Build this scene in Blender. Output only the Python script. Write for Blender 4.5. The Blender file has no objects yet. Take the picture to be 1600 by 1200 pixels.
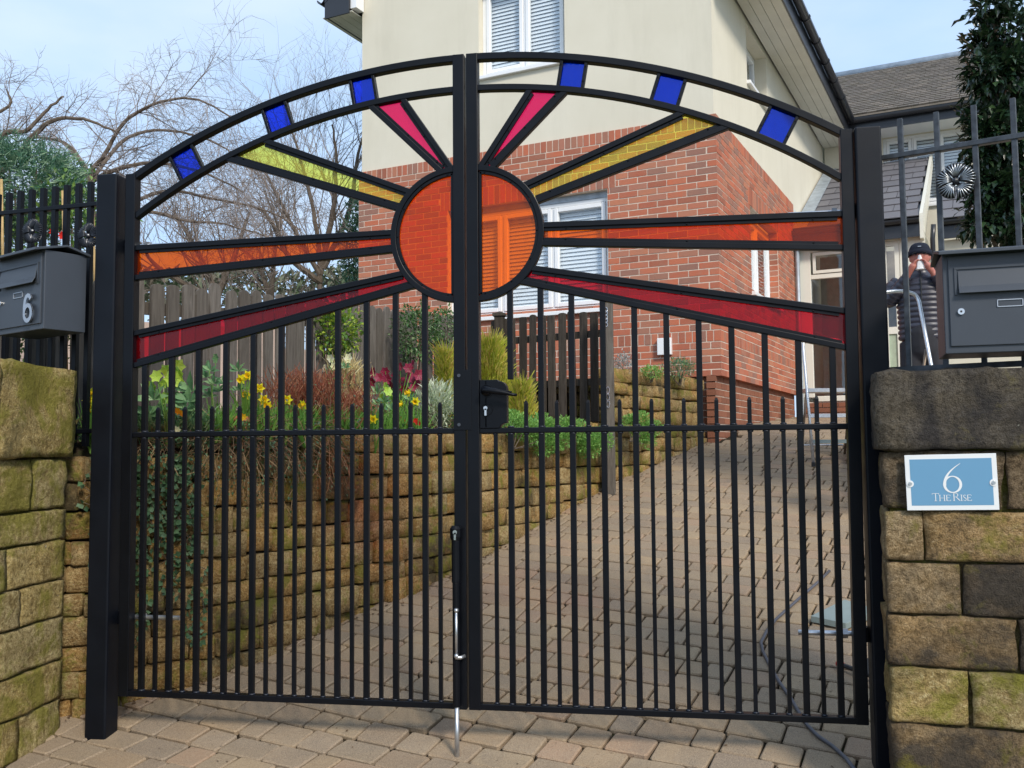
import bpy, bmesh, math, random
from mathutils import Vector, Matrix, Quaternion, noise
PI = math.pi
R = math.radians
SC = bpy.context.scene
COL = SC.collection

# ------------------------------------------------------------------ camera
F_PX = 1510.0
CAM = Vector((0.891, -4.102, 1.176))
_p, _r, _y = R(4.02), R(-0.473), R(-9.89)
def _cam_axes():
    r = Vector((1, 0, 0)); f = Vector((0, math.cos(_p), math.sin(_p))); u = Vector((0, -math.sin(_p), math.cos(_p)))
    c, s = math.cos(_r), math.sin(_r)
    r2 = c * r + s * u; u2 = -s * r + c * u
    q = Matrix.Rotation(-_y, 3, 'Z')
    return q @ r2, q @ u2, q @ f
RIGHT, UP, FWD = _cam_axes()
cd = bpy.data.cameras.new('camera'); cam = bpy.data.objects.new('camera', cd); COL.objects.link(cam)
cd.sensor_width = 36.0; cd.lens = 36.0 * F_PX / 1600.0; cd.clip_start = 0.05; cd.clip_end = 3000
m = Matrix((RIGHT, UP, -FWD)).transposed().to_4x4(); m.translation = CAM
cam.matrix_world = m
SC.camera = cam

def at(px, py, depth):
    """world point on the sight line of photo pixel (px, py) at a given distance"""
    return CAM + depth * (FWD + RIGHT * ((px - 800) / F_PX) - UP * ((py - 600) / F_PX))
def to_px(P):
    d = Vector(P) - CAM; z = d.dot(FWD)
    return (800 + F_PX * d.dot(RIGHT) / z, 600 - F_PX * d.dot(UP) / z, z)

# ------------------------------------------------------------------ sky, sun, exposure
SUN_EL = R(36); SUN_AZ = R(146)          # azimuth clockwise from +Y
SUN_DIR = Vector((math.sin(SUN_AZ) * math.cos(SUN_EL), math.cos(SUN_AZ) * math.cos(SUN_EL), math.sin(SUN_EL)))
W = bpy.data.worlds.new('World'); SC.world = W; W.use_nodes = True
nt = W.node_tree; nt.nodes.clear()
wo = nt.nodes.new('ShaderNodeOutputWorld'); bg = nt.nodes.new('ShaderNodeBackground')
sky = nt.nodes.new('ShaderNodeTexSky'); sky.sky_type = 'NISHITA'; sky.sun_disc = False
sky.sun_elevation = SUN_EL; sky.sun_rotation = SUN_AZ; sky.air_density = 1.0; sky.dust_density = 2.0; sky.ozone_density = 1.5
tc = nt.nodes.new('ShaderNodeTexCoord'); mp = nt.nodes.new('ShaderNodeMapping'); mp.inputs['Scale'].default_value = (1.4, 1.4, 3.5)
no = nt.nodes.new('ShaderNodeTexNoise'); no.inputs['Scale'].default_value = 1.7; no.inputs['Detail'].default_value = 5; no.inputs['Roughness'].default_value = .55
cr = nt.nodes.new('ShaderNodeValToRGB'); cr.color_ramp.elements[0].position = .25; cr.color_ramp.elements[0].color = (.72, .72, .72, 1); cr.color_ramp.elements[1].position = .8; cr.color_ramp.elements[1].color = (.97, .97, .97, 1)
mx = nt.nodes.new('ShaderNodeMixRGB')   # thin bright cloud veil
no2 = nt.nodes.new('ShaderNodeTexNoise'); no2.inputs['Scale'].default_value = 2.6; no2.inputs['Detail'].default_value = 6
cr2 = nt.nodes.new('ShaderNodeValToRGB'); cr2.color_ramp.elements[0].position = .38; cr2.color_ramp.elements[0].color = (2.95, 4.15, 5.9, 1); cr2.color_ramp.elements[1].position = .68; cr2.color_ramp.elements[1].color = (3.9, 4.75, 5.95, 1)
nt.links.new(mp.outputs['Vector'], no2.inputs['Vector']); nt.links.new(no2.outputs['Fac'], cr2.inputs['Fac']); nt.links.new(cr2.outputs['Color'], mx.inputs['Color2'])
nt.links.new(tc.outputs['Generated'], mp.inputs['Vector']); nt.links.new(mp.outputs['Vector'], no.inputs['Vector'])
nt.links.new(no.outputs['Fac'], cr.inputs['Fac']); nt.links.new(cr.outputs['Color'], mx.inputs['Fac'])
nt.links.new(sky.outputs['Color'], mx.inputs['Color1']); nt.links.new(mx.outputs['Color'], bg.inputs['Color'])
bg.inputs['Strength'].default_value = 0.15
nt.links.new(bg.outputs['Background'], wo.inputs['Surface'])
sd = bpy.data.lights.new('sun', 'SUN'); sd.energy = 2.5; sd.angle = R(11); sd.color = (1.0, .93, .82)
so = bpy.data.objects.new('sun', sd); COL.objects.link(so); so.rotation_euler = SUN_DIR.to_track_quat('Z', 'Y').to_euler(); so.location = (3, -6, 8)
SC.view_settings.view_transform = 'Standard'; SC.view_settings.look = 'None'
SC.view_settings.exposure = 0.42; SC.view_settings.gamma = 1.0; SC.view_settings.use_curve_mapping = False
SC.cycles.max_bounces = 10; SC.cycles.transparent_max_bounces = 24
try: SC.cycles.use_denoising = True
except Exception: pass

# ------------------------------------------------------------------ helpers
WM = {}
def tag(o, label=None, cat=None, group=None, kind=None):
    if label: o['label'] = label
    if cat: o['category'] = cat
    if group: o['group'] = group
    if kind: o['kind'] = kind
    return o
def thing(name, loc, label, cat, group=None):
    e = bpy.data.objects.new(name, None); COL.objects.link(e); e.location = loc; e.empty_display_size = .1
    WM[e.name] = Matrix.Translation(Vector(loc)); tag(e, label, cat, group); return e
def link(name, me, parent=None, M=None):
    o = bpy.data.objects.new(name, me); COL.objects.link(o)
    M = M or Matrix.Identity(4)
    o.matrix_basis = M; WM[o.name] = M
    if parent is not None:
        o.parent = parent; o.matrix_parent_inverse = WM[parent.name].inverted()
    return o
class MB:
    """collects geometry in world (or local) coordinates, builds ONE mesh"""
    def __init__(s): s.v = []; s.f = []
    def add(s, v, f):
        b = len(s.v); s.v += [tuple(p) for p in v]; s.f += [tuple(i + b for i in q) for q in f]; return s
    def box(s, c, d, M=None):
        hx, hy, hz = d[0] / 2, d[1] / 2, d[2] / 2; c = Vector(c)
        vs = [Vector((x, y, z)) for x in (-hx, hx) for y in (-hy, hy) for z in (-hz, hz)]
        vs = [c + (M @ p if M else p) for p in vs]
        return s.add(vs, [(0, 1, 3, 2), (4, 6, 7, 5), (0, 4, 5, 1), (2, 3, 7, 6), (0, 2, 6, 4), (1, 5, 7, 3)])
    def b2(s, p0, p1):
        p0 = Vector(p0); p1 = Vector(p1); return s.box((p0 + p1) / 2, [abs(a) for a in (p1 - p0)])
    def bar(s, a, b, w, h, side):
        """rectangular bar from a to b; w along side vector, h along the third axis"""
        a = Vector(a); b = Vector(b); d = (b - a).normalized(); sd_ = Vector(side); sd_ = (sd_ - d * sd_.dot(d)).normalized(); t = d.cross(sd_)
        vs = [p + sd_ * (i * w / 2) + t * (j * h / 2) for p in (a, b) for i, j in ((-1, -1), (1, -1), (1, 1), (-1, 1))]
        return s.add(vs, [(3, 2, 1, 0), (4, 5, 6, 7), (0, 1, 5, 4), (1, 2, 6, 5), (2, 3, 7, 6), (3, 0, 4, 7)])
    def sweep(s, pts, w, h, side, closed=False):
        """rectangular section swept along pts; h along fixed 'side' axis, w in the plane perpendicular to it"""
        n = len(pts); pts = [Vector(p) for p in pts]; sd_ = Vector(side).normalized(); vs = []
        for i, p in enumerate(pts):
            if closed: d = pts[(i + 1) % n] - pts[i - 1]
            else: d = pts[min(i + 1, n - 1)] - pts[max(i - 1, 0)]
            d.normalize(); t = d.cross(sd_).normalized()
            vs += [p + t * (a * w / 2) + sd_ * (b * h / 2) for a, b in ((-1, -1), (1, -1), (1, 1), (-1, 1))]
        fs = []
        for i in range(n if closed else n - 1):
            j = (i + 1) % n
            for k in range(4): fs.append((i * 4 + k, i * 4 + (k + 1) % 4, j * 4 + (k + 1) % 4, j * 4 + k))
        if not closed: fs += [(3, 2, 1, 0), tuple((n - 1) * 4 + k for k in range(4))]
        return s.add(vs, fs)
    def tube(s, pts, r, n=8, cap=True):
        pts = [Vector(p) for p in pts]; m_ = len(pts); rr = r if isinstance(r, (list, tuple)) else [r] * m_
        up = Vector((0, 0, 1)); vs = []; a = None
        for i, p in enumerate(pts):
            d = (pts[min(i + 1, m_ - 1)] - pts[max(i - 1, 0)])
            if d.length < 1e-9: d = Vector((0, 0, 1))
            d.normalize()
            if a is None:
                a = d.cross(up)
                if a.length < .05: a = d.cross(Vector((1, 0, 0)))
            a = (a - d * a.dot(d)).normalized(); b = d.cross(a)
            vs += [p + (a * math.cos(2 * PI * k / n) + b * math.sin(2 * PI * k / n)) * rr[i] for k in range(n)]
        fs = [(i * n + k, i * n + (k + 1) % n, (i + 1) * n + (k + 1) % n, (i + 1) * n + k) for i in range(m_ - 1) for k in range(n)]
        if cap: fs += [tuple(range(n - 1, -1, -1)), tuple((m_ - 1) * n + k for k in range(n))]
        return s.add(vs, fs)
    def ball(s, c, r, nu=8, nv=6):
        c = Vector(c); r = Vector(r) if hasattr(r, '__len__') else Vector((r, r, r)); vs = [c + Vector((0, 0, r.z))]
        for j in range(1, nv):
            for i in range(nu):
                th = PI * j / nv; ph = 2 * PI * i / nu
                vs.append(c + Vector((r.x * math.sin(th) * math.cos(ph), r.y * math.sin(th) * math.sin(ph), r.z * math.cos(th))))
        vs.append(c - Vector((0, 0, r.z))); fs = [(0, 1 + i, 1 + (i + 1) % nu) for i in range(nu)]
        for j in range(nv - 2):
            for i in range(nu):
                a = 1 + j * nu; b = a + nu; fs.append((a + i, b + i, b + (i + 1) % nu, a + (i + 1) % nu))
        l = len(vs) - 1; a = 1 + (nv - 2) * nu; fs += [(l, a + (i + 1) % nu, a + i) for i in range(nu)]
        return s.add(vs, fs)
    def loft(s, rings, cap=True):
        n = len(rings[0]); vs = [p for q in rings for p in q]
        fs = [(i * n + k, i * n + (k + 1) % n, (i + 1) * n + (k + 1) % n, (i + 1) * n + k) for i in range(len(rings) - 1) for k in range(n)]
        if cap: fs += [tuple(range(n - 1, -1, -1)), tuple((len(rings) - 1) * n + k for k in range(n))]
        return s.add(vs, fs)
    def prism(s, poly, off):
        """planar polygon (3d points) extruded by vector off"""
        n = len(poly); off = Vector(off); vs = [Vector(p) for p in poly] + [Vector(p) + off for p in poly]
        return s.add(vs, [tuple(range(n - 1, -1, -1)), tuple(range(n, 2 * n))] + [(i, (i + 1) % n, n + (i + 1) % n, n + i) for i in range(n)])
    def mesh(s, name, mat, smooth=False):
        me = bpy.data.meshes.new(name); me.from_pydata(s.v, [], s.f); me.update()
        if mat: me.materials.append(mat)
        if smooth: me.shade_smooth()
        return me
    def build(s, name, mat, parent=None, smooth=False, M=None, bevel=0, seg=2):
        bm = bmesh.new(); me = s.mesh(name, mat, False); bm.from_mesh(me); bmesh.ops.recalc_face_normals(bm, faces=bm.faces); bm.to_mesh(me); bm.free()
        if smooth: me.shade_smooth()
        o = link(name, me, parent, M)
        if bevel:
            b = o.modifiers.new('bevel', 'BEVEL'); b.width = bevel; b.segments = seg; b.limit_method = 'ANGLE'; b.angle_limit = R(40)
            b.harden_normals = False
        return o
def frame_mat(o, x, y, z):
    """matrix whose columns are the axes x,y,z and whose origin is o"""
    M = Matrix((Vector(x), Vector(y), Vector(z))).transposed().to_4x4(); M.translation = Vector(o); return M

# ------------------------------------------------------------------ materials
def mat_new(name):
    mt = bpy.data.materials.new(name); mt.use_nodes = True; n = mt.node_tree; n.nodes.clear()
    out = n.nodes.new('ShaderNodeOutputMaterial'); return mt, n, out
def N(n, t, **k):
    x = n.nodes.new(t)
    for a, b in k.items():
        if a in x.inputs: x.inputs[a].default_value = b
        else: setattr(x, a, b)
    return x
def ramp(n, fac, stops):
    c = n.nodes.new('ShaderNodeValToRGB'); e = c.color_ramp.elements
    while len(e) < len(stops): e.new(.5)
    for x, (p, col) in zip(e, stops): x.position = p; x.color = (*col, 1) if len(col) == 3 else col
    n.links.new(fac, c.inputs['Fac']); return c.outputs['Color']
def mixc(n, fac, a, b, mode='MIX'):
    x = n.nodes.new('ShaderNodeMixRGB'); x.blend_type = mode
    for s_, v in ((x.inputs['Fac'], fac), (x.inputs['Color1'], a), (x.inputs['Color2'], b)):
        if hasattr(v, 'links'): n.links.new(v, s_)
        elif isinstance(v, (int, float)): s_.default_value = v
        else: s_.default_value = (*v, 1)
    return x.outputs['Color']
def math_(n, op, a, b=0.0):
    x = n.nodes.new('ShaderNodeMath'); x.operation = op
    for s_, v in ((x.inputs[0], a), (x.inputs[1], b)):
        if hasattr(v, 'links'): n.links.new(v, s_)
        else: s_.default_value = v
    return x.outputs[0]
def rnd(n):
    """one random number per object or per loose piece"""
    oi = n.nodes.new('ShaderNodeObjectInfo'); g = n.nodes.new('ShaderNodeNewGeometry')
    return math_(n, 'FRACT', math_(n, 'ADD', oi.outputs['Random'], g.outputs['Random Per Island']))
def noise_(n, scale, detail=4, rough=.55, dist=0, obj_coords=False, w=None, stretch=None):
    t = n.nodes.new('ShaderNodeTexNoise'); t.inputs['Scale'].default_value = scale; t.inputs['Detail'].default_value = detail
    t.inputs['Roughness'].default_value = rough; t.inputs['Distortion'].default_value = dist
    g = n.nodes.new('ShaderNodeNewGeometry'); src = g.outputs['Position']
    if stretch:
        mp_ = n.nodes.new('ShaderNodeMapping'); mp_.inputs['Scale'].default_value = stretch; n.links.new(src, mp_.inputs['Vector']); src = mp_.outputs['Vector']
    n.links.new(src, t.inputs['Vector']); return t.outputs['Fac']
def principled(n, out, col, rough=.5, metal=0, bump=None, bdist=.01, bstr=.5, spec=.5, **k):
    p = n.nodes.new('ShaderNodeBsdfPrincipled')
    for s_, v in ((p.inputs['Base Color'], col), (p.inputs['Roughness'], rough), (p.inputs['Metallic'], metal)):
        if hasattr(v, 'links'): n.links.new(v, s_)
        elif isinstance(v, (int, float)): s_.default_value = v
        else: s_.default_value = (*v, 1)
    p.inputs['Specular IOR Level'].default_value = spec
    if bump is not None:
        b = n.nodes.new('ShaderNodeBump'); b.inputs['Distance'].default_value = bdist; b.inputs['Strength'].default_value = bstr
        n.links.new(bump, b.inputs['Height']); n.links.new(b.outputs['Normal'], p.inputs['Normal'])
    n.links.new(p.outputs['BSDF'], out.inputs['Surface']); return p
def simple(name, col, rough=.5, metal=0, var=.15, scale=8, spec=.5, bump=0):
    mt, n, o = mat_new(name); f = noise_(n, scale, 5)
    lo = tuple(c * (1 - var) for c in col); hi = tuple(min(1, c * (1 + var)) for c in col)
    c = ramp(n, f, [(.3, lo), (.7, hi)])
    principled(n, o, c, rough, metal, bump=noise_(n, scale * 6, 3) if bump else None, bdist=bump or .001, spec=spec); return mt
def leafmat(name, cols, rough=.45, trans=.35, spec=.4, boost=1.3):
    """leaf: colour differs from leaf to leaf, some light passes through"""
    mt, n, o = mat_new(name); r = rnd(n)
    cols = [tuple(min(.92, x * boost) for x in q) for q in cols]; k = len(cols); c = ramp(n, r, [((i + .5) / k, q) for i, q in enumerate(cols)])
    p = n.nodes.new('ShaderNodeBsdfPrincipled'); n.links.new(c, p.inputs['Base Color']); p.inputs['Roughness'].default_value = rough; p.inputs['Specular IOR Level'].default_value = spec
    t = n.nodes.new('ShaderNodeBsdfTranslucent'); n.links.new(c, t.inputs['Color'])
    m_ = n.nodes.new('ShaderNodeMixShader'); m_.inputs[0].default_value = trans; n.links.new(p.outputs[0], m_.inputs[1]); n.links.new(t.outputs[0], m_.inputs[2])
    n.links.new(m_.outputs[0], o.inputs['Surface']); return mt
def glassmat(name, col, wav=.0, gloss_r=.02, ior=1.5, scale=22, haze=0):
    """thin clear or coloured pane: light passes straight through it, the surface mirrors by the Fresnel law"""
    mt, n, o = mat_new(name); t = n.nodes.new('ShaderNodeBsdfTransparent'); t.inputs['Color'].default_value = (*col, 1)
    g = n.nodes.new('ShaderNodeBsdfGlossy'); g.inputs['Roughness'].default_value = gloss_r; g.inputs['Color'].default_value = (1, 1, 1, 1)
    fr = n.nodes.new('ShaderNodeFresnel'); gm_ = n.nodes.new('ShaderNodeNewGeometry')
    n.links.new(math_(n, 'ADD', math_(n, 'MULTIPLY', gm_.outputs['Backfacing'], 1 / ior - ior), ior), fr.inputs['IOR'])   # same mirror on both faces of the thin pane
    if wav:
        b = n.nodes.new('ShaderNodeBump'); b.inputs['Strength'].default_value = .5; b.inputs['Distance'].default_value = wav
        n.links.new(noise_(n, scale, 3, .5, .6), b.inputs['Height']); n.links.new(b.outputs['Normal'], g.inputs['Normal']); n.links.new(b.outputs['Normal'], fr.inputs['Normal'])
    x = n.nodes.new('ShaderNodeMixShader'); n.links.new(fr.outputs[0], x.inputs[0]); n.links.new(t.outputs[0], x.inputs[1]); n.links.new(g.outputs[0], x.inputs[2])
    if haze:      # scattered pane colour stands in for the milky haze of reflections
        df = n.nodes.new('ShaderNodeBsdfDiffuse'); df.inputs['Color'].default_value = (*[c ** 2 for c in col], 1); tl = n.nodes.new('ShaderNodeBsdfTranslucent'); tl.inputs['Color'].default_value = df.inputs['Color'].default_value
        ms = n.nodes.new('ShaderNodeMixShader'); ms.inputs[0].default_value = .5; n.links.new(df.outputs[0], ms.inputs[1]); n.links.new(tl.outputs[0], ms.inputs[2])
        m2 = n.nodes.new('ShaderNodeMixShader'); n.links.new(ramp(n, noise_(n, 5, 5, .6, .5), [(.3, (haze * .6,) * 3), (.7, (haze * 1.4,) * 3)]), m2.inputs[0]); n.links.new(x.outputs[0], m2.inputs[1]); n.links.new(ms.outputs[0], m2.inputs[2]); x = m2
    n.links.new(x.outputs[0], o.inputs['Surface']); return mt

def stonemat(name, base, alt, dark, moss, moss_amt=.5, dark_amt=.5, sc=1.0, lichen=.5):
    """weathered sandstone: tone per block, bedding grain, soot stains, moss and pale lichen"""
    mt, n, o = mat_new(name); r = rnd(n); B3 = lambda v: (v, v, v)
    big = noise_(n, 2.1 * sc, 5, .6, .5, stretch=(1, 1, .7)); mid = noise_(n, 13 * sc, 8, .72, .3); fine = noise_(n, 62 * sc, 6, .75); grit = noise_(n, 210 * sc, 3, .7); mo = noise_(n, 4.2 * sc, 6, .68, .6); bed = noise_(n, 7 * sc, 6, .7, .4, stretch=(1, 1, 5)); li = noise_(n, 34 * sc, 2, .5)
    c = mixc(n, ramp(n, r, [(.1, B3(0)), (.9, B3(1))]), base, alt)
    c = mixc(n, ramp(n, mid, [(.36, B3(.9)), (.56, B3(0))]), c, tuple(x * .48 for x in base))
    c = mixc(n, ramp(n, bed, [(.50, B3(0)), (.72, B3(.6))]), c, tuple(min(1, x * 1.45) for x in alt))
    c = mixc(n, ramp(n, fine, [(.36, B3(.95)), (.50, B3(0))]), c, tuple(x * .28 for x in base))
    c = mixc(n, ramp(n, fine, [(.54, B3(0)), (.66, B3(.7))]), c, tuple(min(.8, x * 1.6) for x in alt))
    c = mixc(n, ramp(n, grit, [(.38, B3(.7)), (.5, B3(0))]), c, tuple(x * .35 for x in base))
    dk = math_(n, 'ADD', math_(n, 'MULTIPLY', big, .78), math_(n, 'MULTIPLY', mid, .22))
    c = mixc(n, ramp(n, dk, [(.60 - .19 * dark_amt, B3(0)), (.70 - .19 * dark_amt, B3(.9))]), c, mixc(n, fine, dark, tuple(x * 2.6 for x in dark)))
    fm = math_(n, 'ADD', math_(n, 'MULTIPLY', mo, .62), math_(n, 'MULTIPLY', mid, .38))
    c = mixc(n, ramp(n, fm, [(.62 - .2 * moss_amt, B3(0)), (.70 - .2 * moss_amt, B3(.85))]), c, mixc(n, fine, tuple(x * .45 for x in moss), tuple(x * 1.6 for x in moss)))
    c = mixc(n, ramp(n, li, [(.80 - .06 * lichen, B3(0)), (.84 - .06 * lichen, B3(.8))]), c, (.46, .44, .36))
    h = math_(n, 'ADD', math_(n, 'MULTIPLY', mid, .7), math_(n, 'ADD', math_(n, 'MULTIPLY', fine, .4), math_(n, 'MULTIPLY', grit, .14)))
    principled(n, o, c, .93, bump=h, bdist=.05, bstr=1.0, spec=.15); return mt

M = {}
mt, n, o = mat_new('black_paint'); f = noise_(n, 3, 4); principled(n, o, ramp(n, f, [(.3, (.0018, .0023, .0040)), (.7, (.0035, .0045, .0075))]), ramp(n, noise_(n, 9, 5), [(.3, (.30,) * 3), (.7, (.44,) * 3)]), bump=noise_(n, 260, 2), bdist=.0004, bstr=.35, spec=.22); M['black'] = mt
mt, n, o = mat_new('post_paint'); principled(n, o, ramp(n, noise_(n, 4, 6), [(.3, (.003, .004, .007)), (.75, (.006, .008, .013))]), ramp(n, noise_(n, 7, 5), [(.3, (.34,) * 3), (.7, (.5,) * 3)]), bump=noise_(n, 300, 2), bdist=.0005, bstr=.35, spec=.2); M['post'] = mt
M['anthracite'] = simple('anthracite_powder_coat', (.042, .050, .064), .42, 0, .06, 5, .5, .0003)
M['zinc'] = simple('galvanised_steel', (.55, .57, .6), .35, .9, .15, 30)
M['steel'] = simple('bright_steel', (.7, .7, .7), .25, 1, .1, 40)
M['alum'] = simple('brushed_aluminium', (.62, .63, .65), .38, .85, .12, 25)
M['silver'] = simple('silver_number', (.42, .45, .5), .4, .6, .05, 30)
M['white'] = simple('white_upvc', (.80, .81, .82), .3, 0, .02, 3)
M['cream_pvc'] = simple('cream_upvc', (.74, .72, .63), .35, 0, .03, 3)
M['darkgutter'] = simple('black_plastic_gutter', (.022, .024, .03), .3, 0, .1, 4)
M['soffit'] = simple('soffit_board', (.66, .65, .58), .6, 0, .06, 3)
M['lead'] = simple('lead_flashing', (.36, .41, .46), .5, .3, .2, 9)
M['blind'] = simple('blind_slat', (.84, .86, .88), .5, 0, .03, 4)
M['room'] = simple('dim_room', (.10, .10, .11), .9, 0, .2, 2)
M['clear'] = glassmat('window_glass', (.95, .97, .98), .0015, .01, 1.6, 2.2)
G_ = lambda nme, c, w=.004: glassmat('glass_' + nme, tuple(x ** .5 for x in c), w, .03, 1.40, 14, .085)
M['g_orange'] = G_('orange', (1.0, .145, .003)); M['g_sun'] = G_('sun_orange', (1.0, .17, .006), .0015)
M['g_red'] = G_('red', (.60, .003, .016), .006); M['g_pink'] = G_('pink', (.95, .022, .19), .0015)
M['g_yellow'] = G_('yellow', (1.0, .96, .16), .002); M['g_blue'] = G_('blue', (.0005, .040, .74), .010)
# house walls
mt, n, o = mat_new('cream_render'); f = noise_(n, 1.4, 6, .6); c = ramp(n, f, [(.3, (.65, .605, .490)), (.7, (.70, .655, .54))])
c = mixc(n, ramp(n, noise_(n, .8, 6, .7, 0, stretch=(2.5, 2.5, .35)), [(.52, (0, 0, 0)), (.78, (.5,) * 3)]), c, (.54, .50, .40))
principled(n, o, c, .9, bump=noise_(n, 190, 3), bdist=.003, bstr=.4, spec=.2); M['render'] = mt
mt, n, o = mat_new('red_brick'); r = rnd(n)
c = ramp(n, r, [(.04, (.30, .100, .065)), (.22, (.45, .128, .075)), (.40, (.52, .150, .080)), (.58, (.40, .165, .115)), (.74, (.50, .185, .105)), (.9, (.27, .140, .110))])
c = mixc(n, ramp(n, noise_(n, 7, 5, .6, .4), [(.40, (0, 0, 0)), (.75, (.5,) * 3)]), c, (.33, .18, .13))
c = mixc(n, ramp(n, noise_(n, 90, 4, .7), [(.4, (0, 0, 0)), (.75, (.4,) * 3)]), c, (.46, .20, .11))
principled(n, o, c, .88, bump=noise_(n, 120, 4), bdist=.004, bstr=.6, spec=.2); M['brick'] = mt
M['mortar'] = simple('pale_mortar', (.66, .55, .45), .95, 0, .15, 30, .1, .002)
mt, n, o = mat_new('plinth_brick'); principled(n, o, ramp(n, rnd(n), [(.1, (.22, .09, .055)), (.9, (.30, .12, .07))]), .85, bump=noise_(n, 120, 4), bdist=.004, spec=.2); M['plinth'] = mt
# paving
mt, n, o = mat_new('concrete_paver'); r = rnd(n)
c = ramp(n, r, [(.05, (.265, .180, .112)), (.25, (.330, .232, .138)), (.45, (.272, .200, .138)), (.62, (.355, .255, .152)), (.8, (.215, .165, .122)), (.95, (.330, .210, .135))])
c = mixc(n, ramp(n, noise_(n, 1.5, 7, .68, .7), [(.42, (0, 0, 0)), (.68, (.72,) * 3)]), c, (.150, .122, .098))
c = mixc(n, ramp(n, noise_(n, 240, 3, .7), [(.42, (0, 0, 0)), (.62, (.6,) * 3)]), c, (.46, .36, .245))
c = mixc(n, ramp(n, noise_(n, 170, 3, .7), [(.55, (0, 0, 0)), (.7, (.65,) * 3)]), c, (.10, .08, .06))
principled(n, o, c, .9, bump=math_(n, 'ADD', noise_(n, 60, 4), math_(n, 'MULTIPLY', noise_(n, 240, 3), .6)), bdist=.006, bstr=.55, spec=.2); M['paver'] = mt
mt, n, o = mat_new('joint_soil'); c = ramp(n, noise_(n, 9, 6, .7), [(.35, (.022, .017, .011)), (.55, (.038, .028, .017)), (.68, (.024, .034, .010))]); principled(n, o, c, .95, bump=noise_(n, 90, 4), bdist=.01, spec=.1); M['soil'] = mt
mt, n, o = mat_new('asphalt'); principled(n, o, ramp(n, noise_(n, 60, 4), [(.3, (.04, .04, .042)), (.7, (.065, .064, .062))]), .9); M['asphalt'] = mt
mt, n, o = mat_new('ground_grass'); principled(n, o, ramp(n, noise_(n, 3, 6, .7), [(.3, (.05, .075, .025)), (.7, (.10, .12, .05))]), .95, bump=noise_(n, 30, 4), bdist=.03); M['grass'] = mt
M['pinkgravel'] = simple('pale_gravel', (.42, .33, .28), .95, 0, .2, 14)
# stone
M['stone_wall'] = stonemat('mossy_sandstone', (.62, .355, .120), (.56, .430, .225), (.045, .038, .022), (.225, .212, .038), .60, .45, 1.3)
M['stone_left'] = stonemat('mossy_gritstone', (.58, .42, .160), (.52, .42, .22), (.060, .052, .026), (.225, .205, .036), .74, .45, .8)
M['stone_right'] = stonemat('weathered_sandstone', (.52, .335, .150), (.43, .315, .180), (.032, .028, .024), (.215, .185, .035), .44, .62, .8)
M['stone_dark'] = stonemat('sooty_sandstone', (.26, .180, .105), (.21, .160, .105), (.030, .026, .022), (.20, .165, .04), .30, .75, .8)
M['stone_moss'] = stonemat('yellow_mossy_sandstone', (.60, .42, .160), (.54, .42, .23), (.05, .045, .02), (.230, .215, .035), .56, .42, .8, .8)
M['stone_cap'] = stonemat('black_gritstone', (.20, .165, .120), (.135, .120, .102), (.024, .022, .022), (.22, .185, .085), .28, .8, .9, .9)
M['mossmortar'] = stonemat('mossy_mortar', (.17, .13, .060), (.20, .16, .08), (.03, .027, .02), (.11, .11, .018), .75, .5)
# timber
def woodmat(name, a, b, c_):
    mt, n, o = mat_new(name); r = rnd(n); g = noise_(n, 9, 6, .65, .6, stretch=(6, 6, .55)); g2 = noise_(n, 3, 4)
    col = mixc(n, r, a, b); col = mixc(n, ramp(n, g, [(.38, (0, 0, 0)), (.68, (.75,) * 3)]), col, c_)
    col = mixc(n, ramp(n, g2, [(.5, (0, 0, 0)), (.75, (.4,) * 3)]), col, tuple(x * .5 for x in a))
    principled(n, o, col, .85, bump=g, bdist=.006, bstr=.6, spec=.2); return mt
M['pale'] = woodmat('weathered_pale', (.115, .100, .084), (.175, .155, .135), (.060, .050, .042))
M['picket'] = woodmat('dark_stained_picket', (.045, .036, .028), (.085, .070, .056), (.020, .016, .012))
M['bamboo'] = simple('bamboo_cane', (.42, .28, .11), .6, 0, .2, 40)
mt, n, o = mat_new('bark'); principled(n, o, ramp(n, noise_(n, 14, 5, .7, .3, stretch=(1, 1, .4)), [(.3, (.075, .056, .042)), (.7, (.17, .135, .105))]), .9, spec=.15); M['bark'] = mt
mt, n, o = mat_new('twig_bark'); principled(n, o, ramp(n, noise_(n, 4, 4), [(.3, (.17, .140, .125)), (.7, (.29, .245, .22))]), .9, spec=.15); M['twig'] = mt
# roofs
mt, n, o = mat_new('slate'); c = ramp(n, rnd(n), [(.1, (.132, .128, .140)), (.5, (.162, .156, .168)), (.9, (.147, .142, .156))]); principled(n, o, c, .55, bump=noise_(n, 40, 4), bdist=.003, spec=.4); M['slate'] = mt
mt, n, o = mat_new('concrete_roof_tile'); c = ramp(n, rnd(n), [(.05, (.125, .110, .095)), (.35, (.17, .148, .128)), (.65, (.145, .130, .115)), (.95, (.20, .172, .145))]); c = mixc(n, ramp(n, noise_(n, 5, 5), [(.5, (0, 0, 0)), (.75, (.5,) * 3)]), c, (.10, .095, .06)); principled(n, o, c, .9, spec=.2); M['tile'] = mt
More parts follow.
